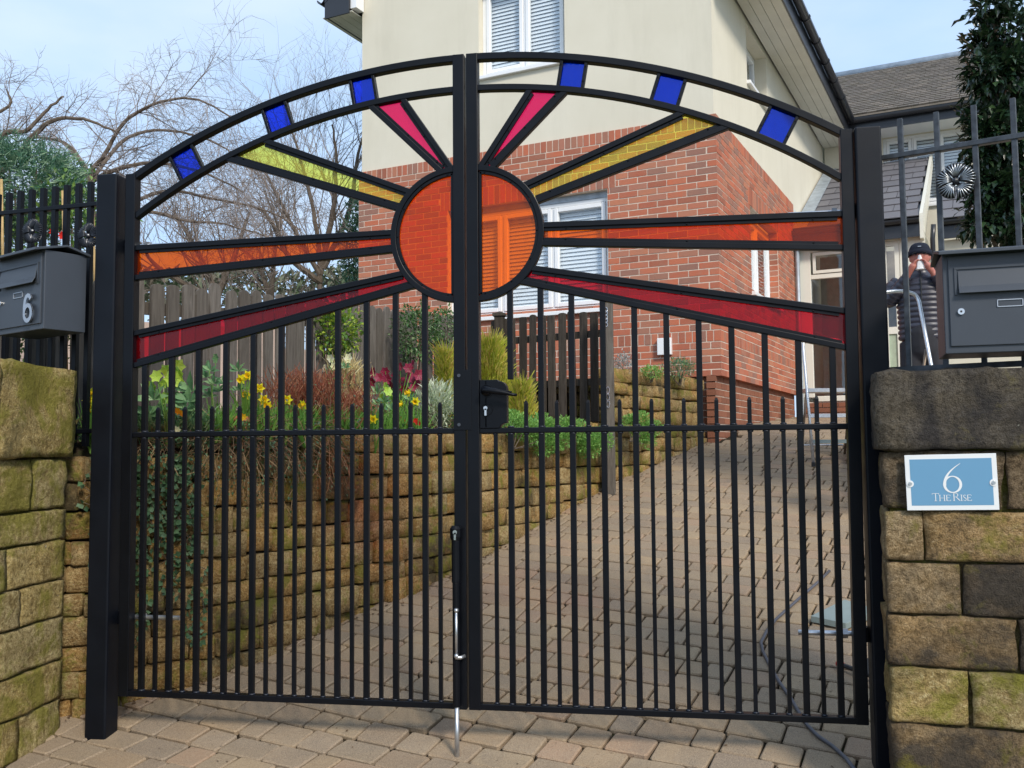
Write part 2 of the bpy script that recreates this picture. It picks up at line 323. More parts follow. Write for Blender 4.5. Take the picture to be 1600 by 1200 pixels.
# people
M['skin'] = simple('skin', (.46, .165, .125), .5, 0, .12, 18); M['skin'].node_tree.nodes['Principled BSDF'].inputs['Subsurface Weight'].default_value = .08
M['puffer'] = simple('puffer_nylon', (.040, .040, .058), .38, 0, .12, 10); M['trouser'] = simple('dark_trousers', (.022, .022, .028), .8, 0, .15, 20)
M['cap'] = simple('navy_knit', (.012, .015, .028), .9, 0, .2, 80, .3, .002); M['tissue'] = simple('white_tissue', (.82, .82, .82), .8, 0, .03, 30)
M['rubber'] = simple('black_rubber', (.02, .02, .022), .6, 0, .1, 10); M['cable'] = simple('grey_cable', (.085, .085, .10), .5, 0, .1, 10)
M['redplastic'] = simple('red_plastic', (.55, .03, .03), .4); M['board'] = simple('grey_green_board', (.22, .27, .26), .55, 0, .1, 6)
M['terracotta'] = simple('terracotta', (.48, .17, .085), .85, 0, .15, 12); M['signblue'] = simple('sign_blue', (.13, .295, .46), .35, 0, .01, 2); M['signwhite'] = simple('sign_white', (.74, .75, .75), .35, 0, .01, 2)
# ------------------------------------------------------------------ terrain
def gz(Y):
    if Y <= 0: return -.10 + .13 * max(Y, -4.5)
    if Y <= 6.6: return -.10 + .215 * Y
    if Y <= 7.8:
        t = (Y - 6.6) / 1.2; return 1.319 + 1.2 * (.215 * t + (.065 - .215) * t * t / 2)
    if Y <= 11: return 1.487 + .065 * (Y - 7.8)
    return 1.695
def slope(Y): return (gz(Y + .01) - gz(Y - .01)) / .02
mb = MB(); ys = [-60, -9, -4.5, -3, -2, -1, 0] + [.4 * i for i in range(1, 30)] + [14, 20, 40, 90, 400]; xs = [-400, -60, -12, -6, 6, 12, 60, 400]
vs = [(x, y, gz(y) - .075) for y in ys for x in xs]; k = len(xs)
mb.add(vs, [(j * k + i, j * k + i + 1, (j + 1) * k + i + 1, (j + 1) * k + i) for j in range(len(ys) - 1) for i in range(k - 1)])
tag(mb.build('ground', M['grass']), kind='structure')

# the line of the retaining wall at its foot, from the gate to the house
WLINE = [Vector(p) for p in ((-2.30, .02, 0), (-1.93, .22, 0), (-1.50, .58, 0), (-.66, 2.10, 0), (.27, 4.56, 0), (1.16, 6.37, 0))]
WLEN = [0]
for a, b in zip(WLINE, WLINE[1:]): WLEN.append(WLEN[-1] + (b - a).length)
def wpt(s):
    s = max(0, min(WLEN[-1], s))
    for i in range(len(WLINE) - 1):
        if s <= WLEN[i + 1] + 1e-9:
            t = (s - WLEN[i]) / (WLEN[i + 1] - WLEN[i]); d = (WLINE[i + 1] - WLINE[i]).normalized(); return WLINE[i].lerp(WLINE[i + 1], t), d
def wall_x(Y):
    for a, b in zip(WLINE, WLINE[1:]):
        if a.y <= Y <= b.y: return a.x + (b.x - a.x) * (Y - a.y) / (b.y - a.y)
    return -2.1 if Y < 0 else 1.2
S_STEP = WLEN[4] + .02
def wtop(s):
    if s > S_STEP: return 1.90
    t = s / WLEN[4]; return 1.17 + .27 * t

# ------------------------------------------------------------------ house axes
HY = R(-26.7 + 9.89); DL = Vector((math.cos(HY), math.sin(HY), 0)); DR = Vector((-math.sin(HY), math.cos(HY), 0)); HC = Vector((1.3285, 6.3595, 0)); Z = Vector((0, 0, 1))
def HP(t, s, z): return HC + DL * t + DR * s + Z * z         # t: right of the side wall plane, s: behind the front wall plane

# ------------------------------------------------------------------ driveway with pavers
drive = MB(); rows = []
ys = [-4.2 + .3 * i for i in range(60)]
def xr_(Y): return 1.95 if Y < -.1 else (2.45 if Y < 3.3 else 3.6)
def xl_(Y): return (-2.35 if Y < .1 else wall_x(Y) - .15) if Y < 6.37 else 1.35 + (Y - 6.37) * .302
vs = []
for y in ys: vs += [(xl_(y) - .05, y, gz(y) - .022), (xr_(y) + .05, y, gz(y) - .022)]
drive.add(vs, [(2 * i, 2 * i + 1, 2 * i + 3, 2 * i + 2) for i in range(len(ys) - 1)])
drv = tag(drive.build('driveway', M['soil']), kind='structure')
rng = random.Random(4)
def paver_mesh(name, w, d, seed):
    rg = random.Random(seed); bm = bmesh.new(); bmesh.ops.create_cube(bm, size=1)
    for v in bm.verts: v.co = Vector((v.co.x * w, v.co.y * d, v.co.z * .05 - .025))
    for v in bm.verts: v.co += Vector((rg.uniform(-.004, .004), rg.uniform(-.004, .004), 0))
    bmesh.ops.bevel(bm, geom=[e for e in bm.edges if abs(e.verts[0].co.z - e.verts[1].co.z) > .02], offset=.010, segments=1, affect='EDGES')
    top = [e for e in bm.edges if e.verts[0].co.z > -.001 and e.verts[1].co.z > -.001]
    bmesh.ops.bevel(bm, geom=top, offset=.006, segments=1, affect='EDGES')
    bmesh.ops.delete(bm, geom=[f for f in bm.faces if f.normal.z < -.9], context='FACES_ONLY')
    me = bpy.data.meshes.new(name); bm.to_mesh(me); bm.free(); me.materials.append(M['paver']); return me
PW = (.125, .165, .205, .245); PD = .162
PM = {w: [paver_mesh('paver', w - .010, PD - .010, int(w * 1000) + i) for i in range(3)] for w in PW}
pav = []; q = -3.4
while q < 10.6:
    p = -4.5 + rng.uniform(0, .2)
    while p < 5.5:
        w = rng.choice(PW); c = DL * (p + w / 2) + DR * q; p += w
        if c.y < -3.6 or c.x < xl_(c.y) or c.x > xr_(c.y) or c.y > 10.4: continue
        s_ = slope(c.y); nrm = Vector((0, -s_, 1)).normalized(); x_ = (DL - nrm * DL.dot(nrm)).normalized(); y_ = nrm.cross(x_)
        tl = Matrix.Rotation(rng.gauss(0, .012), 3, 'X') @ Matrix.Rotation(rng.gauss(0, .012), 3, 'Y') @ Matrix.Rotation(rng.gauss(0, .010), 3, 'Z')
        Mx = frame_mat((c.x, c.y, gz(c.y) + rng.gauss(0, .002)), x_, y_, nrm) @ tl.to_4x4()
        px, py, dz = to_px((c.x, c.y, gz(c.y))); vis = dz > .3 and -30 < px < 1630 and py < 1225
        pav.append((0 if vis else 1, dz, Mx, rng.choice(PM[w])))
    q += PD
pav.sort(key=lambda a: a[:2])
for _, _, Mx, me in pav[:300]: link('paver', me, drv, Mx)
rest = MB()
for _, _, Mx, me in pav[300:]: rest.add([Mx @ v.co for v in me.vertices], [tuple(f.vertices) for f in me.polygons])
o = link('paver_field', rest.mesh('paver_field', M['paver']), drv); o['kind'] = 'stuff'
# fallen leaves and grit along the foot of the wall
mb = MB()
for i in range(420):
    s = rng.uniform(.3, WLEN[-1]); p, d = wpt(s); nrm = Vector((d.y, -d.x, 0)); c = p + nrm * abs(rng.gauss(.02, .05)); c.z = gz(c.y) + .006; a = rng.uniform(0, 6.3); l = rng.uniform(.006, .018)
    e1 = Vector((math.cos(a), math.sin(a), rng.uniform(-.2, .4))) * l; e2 = Vector((-math.sin(a), math.cos(a), rng.uniform(-.2, .4))) * l * .5
    mb.add([c - e1, c + e2, c + e1, c - e2], [(0, 1, 2, 3)])

for i in range(260):
    x, y = rng.uniform(-1.8, 1.6), rng.uniform(-1.2, 1.5); c = Vector((x, y, gz(y) + .004)); a = rng.uniform(0, 6.3); l = rng.uniform(.003, .011)
    e1 = Vector((math.cos(a), math.sin(a), rng.uniform(-.1, .3))) * l; e2 = Vector((-math.sin(a), math.cos(a), rng.uniform(-.1, .3))) * l * .5; mb.add([c - e1, c + e2, c + e1, c - e2], [(0, 1, 2, 3)])
o = mb.build('leaf_litter', simple('dead_leaf', (.11, .06, .025), .9, 0, .4, 60)); tag(o, 'brown dead leaves and grit scattered over the pavers and along the wall foot', 'leaf litter', kind='stuff')
# ------------------------------------------------------------------ stones
def stone_mesh(name, mat, seed, jit=.045):
    rg = random.Random(seed); bm = bmesh.new(); bmesh.ops.create_cube(bm, size=1)
    for v in bm.verts: v.co += Vector([rg.uniform(-jit, jit) * k for k in (.7, .5, 1)])
    bmesh.ops.bevel(bm, geom=bm.edges[:], offset=.055, segments=1, affect='EDGES', profile=.5)
    for v in bm.verts: v.co += Vector([rg.uniform(-.022, .022) for _ in range(3)])
    me = bpy.data.meshes.new(name); bm.to_mesh(me); bm.free(); me.materials.append(mat); me.shade_smooth(); return me
SV = [stone_mesh('stone', M['stone_wall'], i) for i in range(8)]
rw = thing('retaining_wall', WLINE[0], 'mossy sandstone retaining wall climbing beside the paved drive behind the gate', 'stone wall')
core = MB()
n_ = 40
for i in range(n_):
    s0 = WLEN[-1] * i / n_; s1 = WLEN[-1] * (i + 1) / n_
    p0, d0 = wpt(s0); p1, d1 = wpt(s1); n0 = Vector((d0.y, -d0.x, 0)); t = min(wtop(s0), wtop(s1)) - .05; bz = -.3
    a = p0 - n0 * .07; b = p1 - n0 * .07; c = p1 - n0 * .28; d = p0 - n0 * .28
    core.add([(q.x, q.y, z) for z in (bz, t) for q in (a, b, c, d)], [(0, 1, 5, 4), (4, 5, 6, 7), (2, 3, 7, 6), (1, 2, 6, 5), (3, 0, 4, 7)])
core.build('wall_core', M['soil'], rw)
rng = random.Random(11)
def lay_stones(parent, pt_fn, length, top_fn, base_fn, variants, hmin=.108, hmax=.142, lmin=.11, lmax=.30, thick=.2, z0=-.25, name='stone', proud=.022, gap=.010):
    z = z0
    while z < 2.2:
        h = rng.uniform(hmin, hmax); s = -rng.uniform(0, .2)
        while s < length:
            l = rng.uniform(lmin, lmax) * (1 if h < .11 else .85); sm = s + l / 2; s += l
            if sm < 0 or sm > length: continue
            p, d = pt_fn(sm); top = top_fn(sm)
            if z + h * .45 > top or z + h < base_fn(p): continue
            hh = h if z + h < top + .03 else top - z + .02
            nrm = Vector((d.y, -d.x, 0)); pr = rng.gauss(0, proud * .6)
            c = p - nrm * (thick / 2 - pr); c = Vector((c.x, c.y, z + hh / 2 + rng.gauss(0, .004)))
            Mx = frame_mat(c, d, -nrm, Z) @ Matrix.Rotation(rng.gauss(0, .016), 4, 'Y') @ Matrix.Rotation(rng.gauss(0, .06), 4, 'Z') @ Matrix.Diagonal(((l - gap) * 1.03, thick, (hh * rng.uniform(.95, 1.03) - gap) * 1.05, 1))
            if rng.random() < .5: Mx = Mx @ Matrix.Diagonal((-1, -1, 1, 1))
            link(name, rng.choice(variants), parent, Mx)
        z += h
lay_stones(rw, wpt, WLEN[-1], wtop, lambda p: gz(p.y), SV)
# short return of the upper tier
A = wpt(S_STEP)[0]
lay_stones(rw, lambda s: (A + Vector((-.95, .31, 0)) * (1.5 - s) + Vector((.02, .05, 0)), Vector((.95, -.31, 0))), 1.5, lambda s: 1.90, lambda p: 1.42, SV, z0=1.36)

# garden bed behind the wall
FENCE = [Vector(p) for p in ((-2.75, .05, 0), (-2.35, .45, 0), (-2.06, .95, 0), (-1.83, 1.76, 0), (-1.36, 3.76, 0), (-1.10, 4.75, 0), (-.80, 4.98, 0), (.20, 4.50, 0))]
def poly_pt(L, t):
    ln = [0]
    for a, b in zip(L, L[1:]): ln.append(ln[-1] + (b - a).length)
    s = t * ln[-1]
    for i in range(len(L) - 1):
        if s <= ln[i + 1] + 1e-9: return L[i].lerp(L[i + 1], (s - ln[i]) / (ln[i + 1] - ln[i]))
bed = MB(); n_ = 48; mcol = 7; vs = []
for i in range(n_ + 1):
    s = S_STEP * i / n_; p, d = wpt(s); p = p - Vector((d.y, -d.x, 0)) * .10; f = poly_pt(FENCE[:6], i / n_) + Vector((-.1, .1, 0)); z0 = wtop(s) - .03; z1 = 1.30 + .25 * i / n_
    for j in range(mcol):
        t = j / (mcol - 1); q = p.lerp(f, t); vs.append((q.x, q.y, z0 + (z1 - z0) * t + .03 * noise.noise(Vector((q.x * 3, q.y * 3, 0))) + (.05 if 0 < j < mcol - 1 else 0)))
bed.add(vs, [(i * mcol + j, i * mcol + j + 1, (i + 1) * mcol + j + 1, (i + 1) * mcol + j) for i in range(n_) for j in range(mcol - 1)])
# outer bank below the fence
base = len(vs); edge = [(i * mcol + mcol - 1) for i in range(n_ + 1)]
bed.add([vs[e] for e in edge] + [(vs[e][0] - .25, vs[e][1] + .1, -.2) for e in edge], [(i, i + 1, n_ + 2 + i, n_ + 1 + i) for i in range(n_)])
tag(bed.build('garden_bed', M['soil'], smooth=True), kind='structure')
ub = MB(); P_ = [A + Vector((-.02, .12, 0)), Vector((1.05, 6.40, 0)), HP(-3.4, -.02, 0), Vector((-1.1, 5.05, 0)), Vector((-.9, 4.95, 0))]
ub.add([(p.x, p.y, 1.83) for p in P_] + [(p.x, p.y, .8) for p in P_], [(0, 1, 2, 3, 4)] + [(i, (i + 1) % 5, 5 + (i + 1) % 5, 5 + i) for i in range(5)])
tag(ub.build('upper_bed', M['soil']), kind='structure')
# terrace right of the drive, and the neighbour's ground left of the fence
mb = MB(); mb.b2((2.50, 3.3, .3), (9, 9.2, 1.22)); tag(mb.build('terrace', M['pinkgravel']), kind='structure')
mb = MB(); mb.add([(-30, -.5, .55), (-2.9, -.5, .55), (-2.6, 1, .62), (-1.9, 5, 1.0), (-3.4, 8, 1.2), (-5, 20, 1.5), (-30, 20, 1.5)], [(0, 1, 2, 3, 4, 5, 6)])
tag(mb.build('neighbour_yard', M['pinkgravel']), kind='structure')
nw = MB(); npts = [(-4.6, 1.2), (-4.0, 3.0), (-3.3, 5.6), (-2.9, 8.5)]
for (x0, y0), (x1, y1) in zip(npts, npts[1:]): nw.add([(x0, y0, .4), (x1, y1, .4), (x1, y1, 2.5), (x0, y0, 2.3), (x0 - .2, y0 + .05, .4), (x1 - .2, y1 + .05, .4), (x1 - .2, y1 + .05, 2.5), (x0 - .2, y0 + .05, 2.3)], [(0, 1, 2, 3), (3, 2, 6, 7), (4, 7, 6, 5)])
tag(nw.build('garden_wall', simple('pale_pink_render', (.52, .40, .33), .9, 0, .12, 3)), 'pale pink garden wall glimpsed through the gaps of the close-board fence', 'wall')

# ------------------------------------------------------------------ gate piers in big stones
def big_stone(name, parent, mat, c, ux, uy, uz, size, seed, cuts=9, rough=.012, rad=.007):
    """block of masonry: rounded edges and a rough, split face"""
    bm = bmesh.new(); bmesh.ops.create_cube(bm, size=1); bmesh.ops.subdivide_edges(bm, edges=bm.edges[:], cuts=cuts, use_grid_fill=True)
    h = Vector(size) / 2; off = Vector((seed * 3.1, seed * 1.7, seed * .9))
    for v in bm.verts:
        p = Vector((v.co.x * size[0], v.co.y * size[1], v.co.z * size[2])); q = Vector([max(-h[i] + rad, min(h[i] - rad, p[i])) for i in range(3)]); d = p - q
        if d.length > 1e-6: p = q + d.normalized() * min(rad, d.length)
        nrm = Vector([p[i] / h[i] for i in range(3)]); a = max(range(3), key=lambda i: abs(nrm[i])); nv = Vector((0, 0, 0)); nv[a] = 1 if nrm[a] > 0 else -1
        p += nv * rough * (noise.noise(p * 5 + off) + .6 * noise.noise(p * 13 + off) + .35 * noise.noise(p * 31 + off)); v.co = p
    me = bpy.data.meshes.new(name); bm.to_mesh(me); bm.free(); me.materials.append(mat); me.shade_smooth()
    return link(name, me, parent, frame_mat(c, ux, uy, uz))
def pier(root, org, e, nb, courses, thick, mat, capmat, seed, width, mortar_rec=.024, special={}):
    """org: foot of the visible left front edge, e: along the face, nb: into the wall; courses: (z0, z1, [joint u...])"""
    k = seed
    for ci, (z0, z1, js) in enumerate(courses):
        us = [0] + js + [width]
        for ui, (u0, u1) in enumerate(zip(us, us[1:])):
            top = (z0, z1) == courses[0][:2]; k += 1; g = .003
            c = org + e * ((u0 + u1) / 2) + nb * (thick / 2 - (.012 if top else 0)) + Z * ((z0 + z1) / 2)
            big_stone('coping_stone' if top else 'stone', root, capmat if top else special.get((ci, ui), mat), c, e, nb, Z, (u1 - u0 - 2 * g + (.03 if top else 0), thick + (.03 if top else 0), z1 - z0 - 2 * g), k, 12 if u1 - u0 > .25 else 8, .020 if top else .015)
    mbb = MB(); zt = courses[0][0] + .02
    P = [org + e * mortar_rec + nb * mortar_rec, org + e * (width - .03) + nb * mortar_rec, org + e * (width - .03) + nb * (thick - .03), org + e * mortar_rec + nb * (thick - .03)]
    mbb.add([p - Z * .5 for p in P] + [p + Z * zt for p in P], [(0, 1, 5, 4), (1, 2, 6, 5), (2, 3, 7, 6), (3, 0, 4, 7), (4, 5, 6, 7)]); mbb.build('mortar_core', M['mossmortar'], root)
pe = Vector((.990, -.140, 0)).normalized(); pn = Vector((.140, .990, 0)).normalized(); po = Vector((1.612, -.375, 0))
rp = thing('gate_pier', (1.9, -.25, -.15), 'blackened and mossy sandstone gate pier carrying the pale blue house sign', 'stone pier', 'gate piers')
pier(rp, po, pe, pn, [(1.170, 1.462, []), (.956, 1.168, [.40]), (.771, .954, [.135]), (.582, .769, [.252]), (.395, .580, [.425]), (.197, .393, [.262]), (-.06, .195, [.475]), (-.40, -.062, [.2])], .335, M['stone_right'], M['stone_cap'], 3, .80, special={(1, 0): M['stone_dark'], (1, 1): M['stone_dark'], (3, 1): M['stone_dark'], (4, 1): M['stone_dark'], (5, 0): M['stone_moss'], (5, 1): M['stone_moss']})
lp = thing('gate_pier', (-2.15, -.6, -.2), 'green mossy gritstone wall end under the letterbox with the number six', 'stone pier', 'gate piers')
le = Vector((-.08, .997, 0)).normalized(); ln_ = Vector((-.997, -.08, 0)).normalized(); lo = Vector((-1.853, -1.55, 0))
pier(lp, lo, le, ln_, [(1.165, 1.585, [.62, 1.05]), (.93, 1.163, [.48, .98, 1.35]), (.785, .928, [.35, .9]), (.60, .783, [.62, 1.18]), (.43, .598, [.4, .92, 1.28]), (.23, .428, [.7, 1.15]), (.05, .228, [.5, .99]), (-.14, .048, [.72, 1.3]), (-.45, -.142, [.55, 1.1])], .42, M['stone_left'], M['stone_left'], 40, 1.63)
# ------------------------------------------------------------------ house
house = thing('house', HP(-2.3, 3, 1.5), 'two storey house of cream render over red brick behind the gate', 'house')
rng = random.Random(21)
def cells(a0, a1, b0, b1, holes):
    A_ = sorted({a0, a1, *[min(max(v, a0), a1) for h in holes for v in h[:2]]}); B_ = sorted({b0, b1, *[min(max(v, b0), b1) for h in holes for v in h[2:]]})
    for x0, x1 in zip(A_, A_[1:]):
        for y0, y1 in zip(B_, B_[1:]):
            cx, cy = (x0 + x1) / 2, (y0 + y1) / 2
            if not any(h[0] < cx < h[1] and h[2] < cy < h[3] for h in holes): yield x0, x1, y0, y1
def wall_mesh(mb, org, u, nrm, off, s0, s1, z0, z1, holes, rev=.15):
    o_ = org + nrm * off
    for a, b, c, d in cells(s0, s1, z0, z1, holes):
        mb.add([o_ + u * a + Z * c, o_ + u * b + Z * c, o_ + u * b + Z * d, o_ + u * a + Z * d], [(0, 1, 2, 3)])
    for a, b, c, d in holes:
        q = [(a, c), (b, c), (b, d), (a, d)]
        for (x0, y0), (x1, y1) in zip(q, q[1:] + q[:1]):
            mb.add([o_ + u * x0 + Z * y0, o_ + u * x1 + Z * y1, o_ + u * x1 + Z * y1 - nrm * rev, o_ + u * x0 + Z * y0 - nrm * rev], [(0, 1, 2, 3)])
    return mb
UF = -DL; NF = -DR; US = DR; NS = DL; WF = 4.70; WS = 7.6
holeF1 = (1.265, 3.363, 2.80, 4.150); holeS1 = (1.55, 3.19, 3.10, 4.150); holeF2 = (1.78, 2.93, 5.775, 7.0); holeS2 = (1.70, 2.88, 5.78, 6.50)
ZB, ZT = 2.00, 4.82
mb = MB(); wall_mesh(mb, HC, UF, NF, -.004, .0, WF, ZB - .02, ZT - .01, [holeF1], .13); wall_mesh(mb, HC, UF, NF, -.072, .07, WF, .9, ZB + .01, []); wall_mesh(mb, HC, US, NS, -.004, .0, 4.45, ZB - .02, ZT - .01, [holeS1], .13); wall_mesh(mb, HC, US, NS, -.072, .0, 4.45, .9, ZB + .01, [])
mb.add([HP(0, 0, ZB - .02) + NS * -.007, HP(0, 4.45, ZB - .02) + NS * -.007, HP(0, 4.45, ZB - .02) - NS * .2, HP(0, 0, ZB - .02) - NS * .2], [(0, 1, 2, 3)])
bw = mb.build('brick_wall', M['mortar'], house)
# bricks
bm = bmesh.new(); bmesh.ops.create_cube(bm, size=1); BR = bpy.data.meshes.new('brick'); bm.to_mesh(BR); bm.free(); BR.materials.append(M['brick'])
BRP = BR.copy(); BRP.materials.clear(); BRP.materials.append(M['plinth'])
bricks = []
def course(org, u, nrm, s0, s1, z, h, holes, phase, blen=.225, thick=.1025, off=0.0, mesh=BR, seedj=.0015):
    spans = [(s0, s1)]
    for a, b, c, d in holes:
        if z + h / 2 > c and z + h / 2 < d:
            spans = [q for x, y in spans for q in ((x, min(y, a)), (max(x, b), y)) if q[1] - q[0] > .03]
    for x, y in spans:
        s = math.floor((x - phase) / blen) * blen + phase
        while s < y:
            a, b = max(s, x), min(s + blen, y); s += blen
            if b - a < .025: continue
            g0 = 0 if (abs(a) < 1e-6 and s0 < .2) else .00575; a += g0; b -= .00575
            c = org + u * ((a + b) / 2) + nrm * (off - thick / 2 + rng.gauss(0, .001)) + Z * (z + h / 2)
            bricks.append((c, frame_mat(c, u * (b - a), nrm * thick, Z * (h - .0115)), mesh))
def brickface(org, u, nrm, s1, holes, par, s_lo=0.0, zlo=ZB):
    z = 2.335; k = par
    while z > zlo + .01:
        z -= .0745; course(org, u, nrm, s_lo if k % 2 else s_lo + .1125, s1, z, .0745, holes, s_lo + (.0 if k % 2 else .1125)); k += 1
    course(org, u, nrm, s_lo + (.1025 if par else 0), s1, 2.335, .125, holes, s_lo, blen=.0775)
    nrow = 30; h = (4.68 - 2.46) / nrow
    for i in range(nrow): k = i + par; course(org, u, nrm, s_lo if k % 2 else s_lo + .1125, s1, 2.46 + i * h, h, holes + [(holes[0][0] - .1, holes[0][1] + .1, holes[0][3], holes[0][3] + h * 3 + .001)], s_lo + (.0 if k % 2 else .1125))
    course(org, u, nrm, s_lo + (.1025 if par else 0), s1, 4.68, .14, [], s_lo, blen=.0775)
    hz = min((2.46 + i * h for i in range(nrow + 1)), key=lambda v: abs(v - holes[0][3]) if v + 1e-6 >= holes[0][3] - h * .5 else 9)
    zk = min(2.46 + i * h for i in range(nrow + 3) if 2.46 + i * h + h / 2 >= holes[0][3] + h * 3 + .001)
    course(org, u, nrm, holes[0][0] - .1, holes[0][1] + .1, holes[0][3], zk - holes[0][3], [], holes[0][0] - .1, blen=.0775)
brickface(HC, UF, NF, WF, [holeF1], 0); brickface(HC, US, NS, 4.42, [holeS1], 1)
# plinth bricks, set back below the drip course on the side wall
for i in range(16):
    z = ZB - .02 - .075 * (i + 1)
    course(HC, US, NS, .0, 4.42, z, .075, [], .0 if i % 2 else .1125, off=-.065, mesh=BRP)
    course(HC, UF, NF, .065, 2.0, z, .075, [], .1775 if i % 2 else .065, off=-.065, mesh=BRP)
# brick reveals of the side window
for i in range(14): course(HP(0, holeS1[1], 0) , -NS, -US, .004, .125, holeS1[2] + i * .075, .075, [], .0 if i % 2 else -.06, off=.004, thick=.01)
bricks = [(to_px(c), c, Mx, me) for c, Mx, me in bricks if not (c.z < gz(c.y) - .08)]
def bkey(b):
    (px, py, dz), c, Mx, me = b; return (0 if (-10 < px < 1610 and -10 < py < 1000) else 1, dz)
bricks.sort(key=bkey)
for b in bricks[:300]: link('brick', b[3], bw, b[2])
for nm, me_, mt_ in (('brickwork', BR, M['brick']), ('plinth_brickwork', BRP, M['plinth'])):
    r_ = MB()
    for b in bricks[300:]:
        if b[3] is me_: r_.add([b[2] @ v.co for v in me_.vertices], [tuple(f.vertices) for f in me_.polygons])
    if r_.v: o = link(nm, r_.mesh(nm, mt_), bw); o['kind'] = 'stuff'
# render above
mb = MB(); wall_mesh(mb, HC, UF, NF, -.03, .03, WF - .03, ZT - .03, 6.9, [(holeF2[0], holeF2[1], holeF2[2], 6.9)], .14); wall_mesh(mb, HC, US, NS, -.03, .03, WS + .3, ZT - .03, 6.9, [holeS2], .16); wall_mesh(mb, HC, US, NS, -.035, 4.42, WS + .3, 1.2, ZT - .03, [])
mb.add([HP(-.03, .03, 6.9), HP(-WF + .03, .03, 6.9), HP(-WF + .03, .03, 7.3), HP(-WF / 2, .03, 9.0)], [(0, 1, 2, 3)])
mb.add([HP(-WF + .03, .03, .9), HP(-WF + .03, WS + 4, .9), HP(-WF + .03, WS + 4, 7.3), HP(-WF + .03, .03, 7.3)], [(0, 1, 2, 3)])
mb.build('rendered_wall', M['render'], house)
mb = MB(); mb.add([HP(-WF + .1, .12, .9), HP(-.2, .12, .9), HP(-.2, .12, ZT), HP(-WF + .1, .12, ZT)], [(0, 1, 2, 3)])   # rough render strip at the foot of the wall

def window(parent, org, u, nrm, hole, rec, ncase, mat, sill=True, blinds=True, transom=None, fw=.05, cw=.052, label=None, slat_gap=.0465, open_a=68):
    """frame set back in its opening, casements with panes, slatted blinds in the room behind"""
    a, b, c, d = hole; o_ = org - nrm * rec; dep = .07
    P = lambda s, z, n=0: o_ + u * s + Z * z + nrm * n
    def rect(mb, x0, x1, y0, y1, n0, n1): mb.add([P(x, y, k) for k in (n0, n1) for x, y in ((x0, y0), (x1, y0), (x1, y1), (x0, y1))], [(3, 2, 1, 0), (4, 5, 6, 7), (0, 1, 5, 4), (1, 2, 6, 5), (2, 3, 7, 6), (3, 0, 4, 7)])
    mb = MB(); rect(mb, a, a + fw, c, d, -dep, 0); rect(mb, b - fw, b, c, d, -dep, 0); rect(mb, a + fw, b - fw, d - fw, d, -dep, 0); rect(mb, a + fw, b - fw, c, c + fw, -dep, 0)
    cwid = (b - a - 2 * fw) / ncase
    for i in range(1, ncase): x = a + fw + cwid * i; rect(mb, x - .014, x + .014, c + fw, d - fw, -dep, -.004)
    w = mb.build('window', mat, parent, bevel=.004, seg=1)
    if label: w['label'] = label
    if sill:
        mb = MB(); e0, e1, yb = a - .03, b + .03, c - .055; mb.add([P(e0, c + .02, -.03), P(e1, c + .02, -.03), P(e1, c - .012, rec + .05), P(e0, c - .012, rec + .05), P(e0, yb, -.03), P(e1, yb, -.03), P(e1, yb, rec + .05), P(e0, yb, rec + .05)], [(0, 1, 2, 3), (7, 6, 5, 4), (3, 2, 6, 7), (0, 3, 7, 4), (1, 5, 6, 2), (0, 4, 5, 1)])
        mb.build('sill', mat, w, bevel=.005, seg=2)
    for i in range(ncase):
        x0 = a + fw + cwid * i + (.016 if i else .004); x1 = a + fw + cwid * (i + 1) - (.016 if i < ncase - 1 else .004); y0, y1 = c + fw + .004, d - fw - .004
        mb = MB(); rect(mb, x0, x0 + cw, y0, y1, -.05, .012); rect(mb, x1 - cw, x1, y0, y1, -.05, .012); rect(mb, x0 + cw, x1 - cw, y0, y0 + cw, -.05, .012); rect(mb, x0 + cw, x1 - cw, y1 - cw, y1, -.05, .012)
        mb.build('casement', mat, w, bevel=.006, seg=1)
        mb = MB(); rect(mb, x0 + cw - .004, x1 - cw + .004, y0 + cw - .004, y1 - cw + .004, -.024, -.019); mb.build('pane', M['clear'], w)
        if blinds:
            mb = MB(); z = y0 + .02; ca, sa = math.cos(R(open_a)), math.sin(R(open_a)); wd = .05
            while z < y1:
                mb.add([P(x0, z - sa * wd / 2, -.075 + ca * wd / 2), P(x1, z - sa * wd / 2, -.075 + ca * wd / 2), P(x1, z + sa * wd / 2, -.075 - ca * wd / 2), P(x0, z + sa * wd / 2, -.075 - ca * wd / 2)][::-1], [(0, 1, 2, 3)]); z += slat_gap
            o = mb.build('blind', M['blind'], w)
    mb = MB(); mb.add([P(a, c, -.4), P(b, c, -.4), P(b, d, -.4), P(a, d, -.4), P(a, c, -.075), P(b, c, -.075), P(b, d, -.075), P(a, d, -.075)], [(0, 1, 2, 3), (0, 4, 5, 1), (1, 5, 6, 2), (2, 6, 7, 3), (3, 7, 4, 0)]); mb.build('room_behind', M['room'], w)
    return w
window(house, HC, UF, NF, (holeF1[0], holeF1[1], holeF1[2], 4.08), .09, 3, M['white'])
mb = MB(); mb.b2((0, 0, 0), (1, 1, 1)); o = link('lintel_strip', mb.mesh('lintel_strip', M['lead']), house, frame_mat(HC + UF * holeF1[0] - NF * .10 + Z * 4.08, UF * (holeF1[1] - holeF1[0]), NF * .02, Z * .07))
window(house, HC, US, NS, (holeS1[0], holeS1[1], holeS1[2], holeS1[3] - .03), .125, 2, M['white'], open_a=20)
window(house, HC - NF * .03, UF, NF, holeF2, .11, 2, M['white'])
window(house, HC - NS * .03, US, NS, holeS2, .16, 2, M['white'], open_a=20)
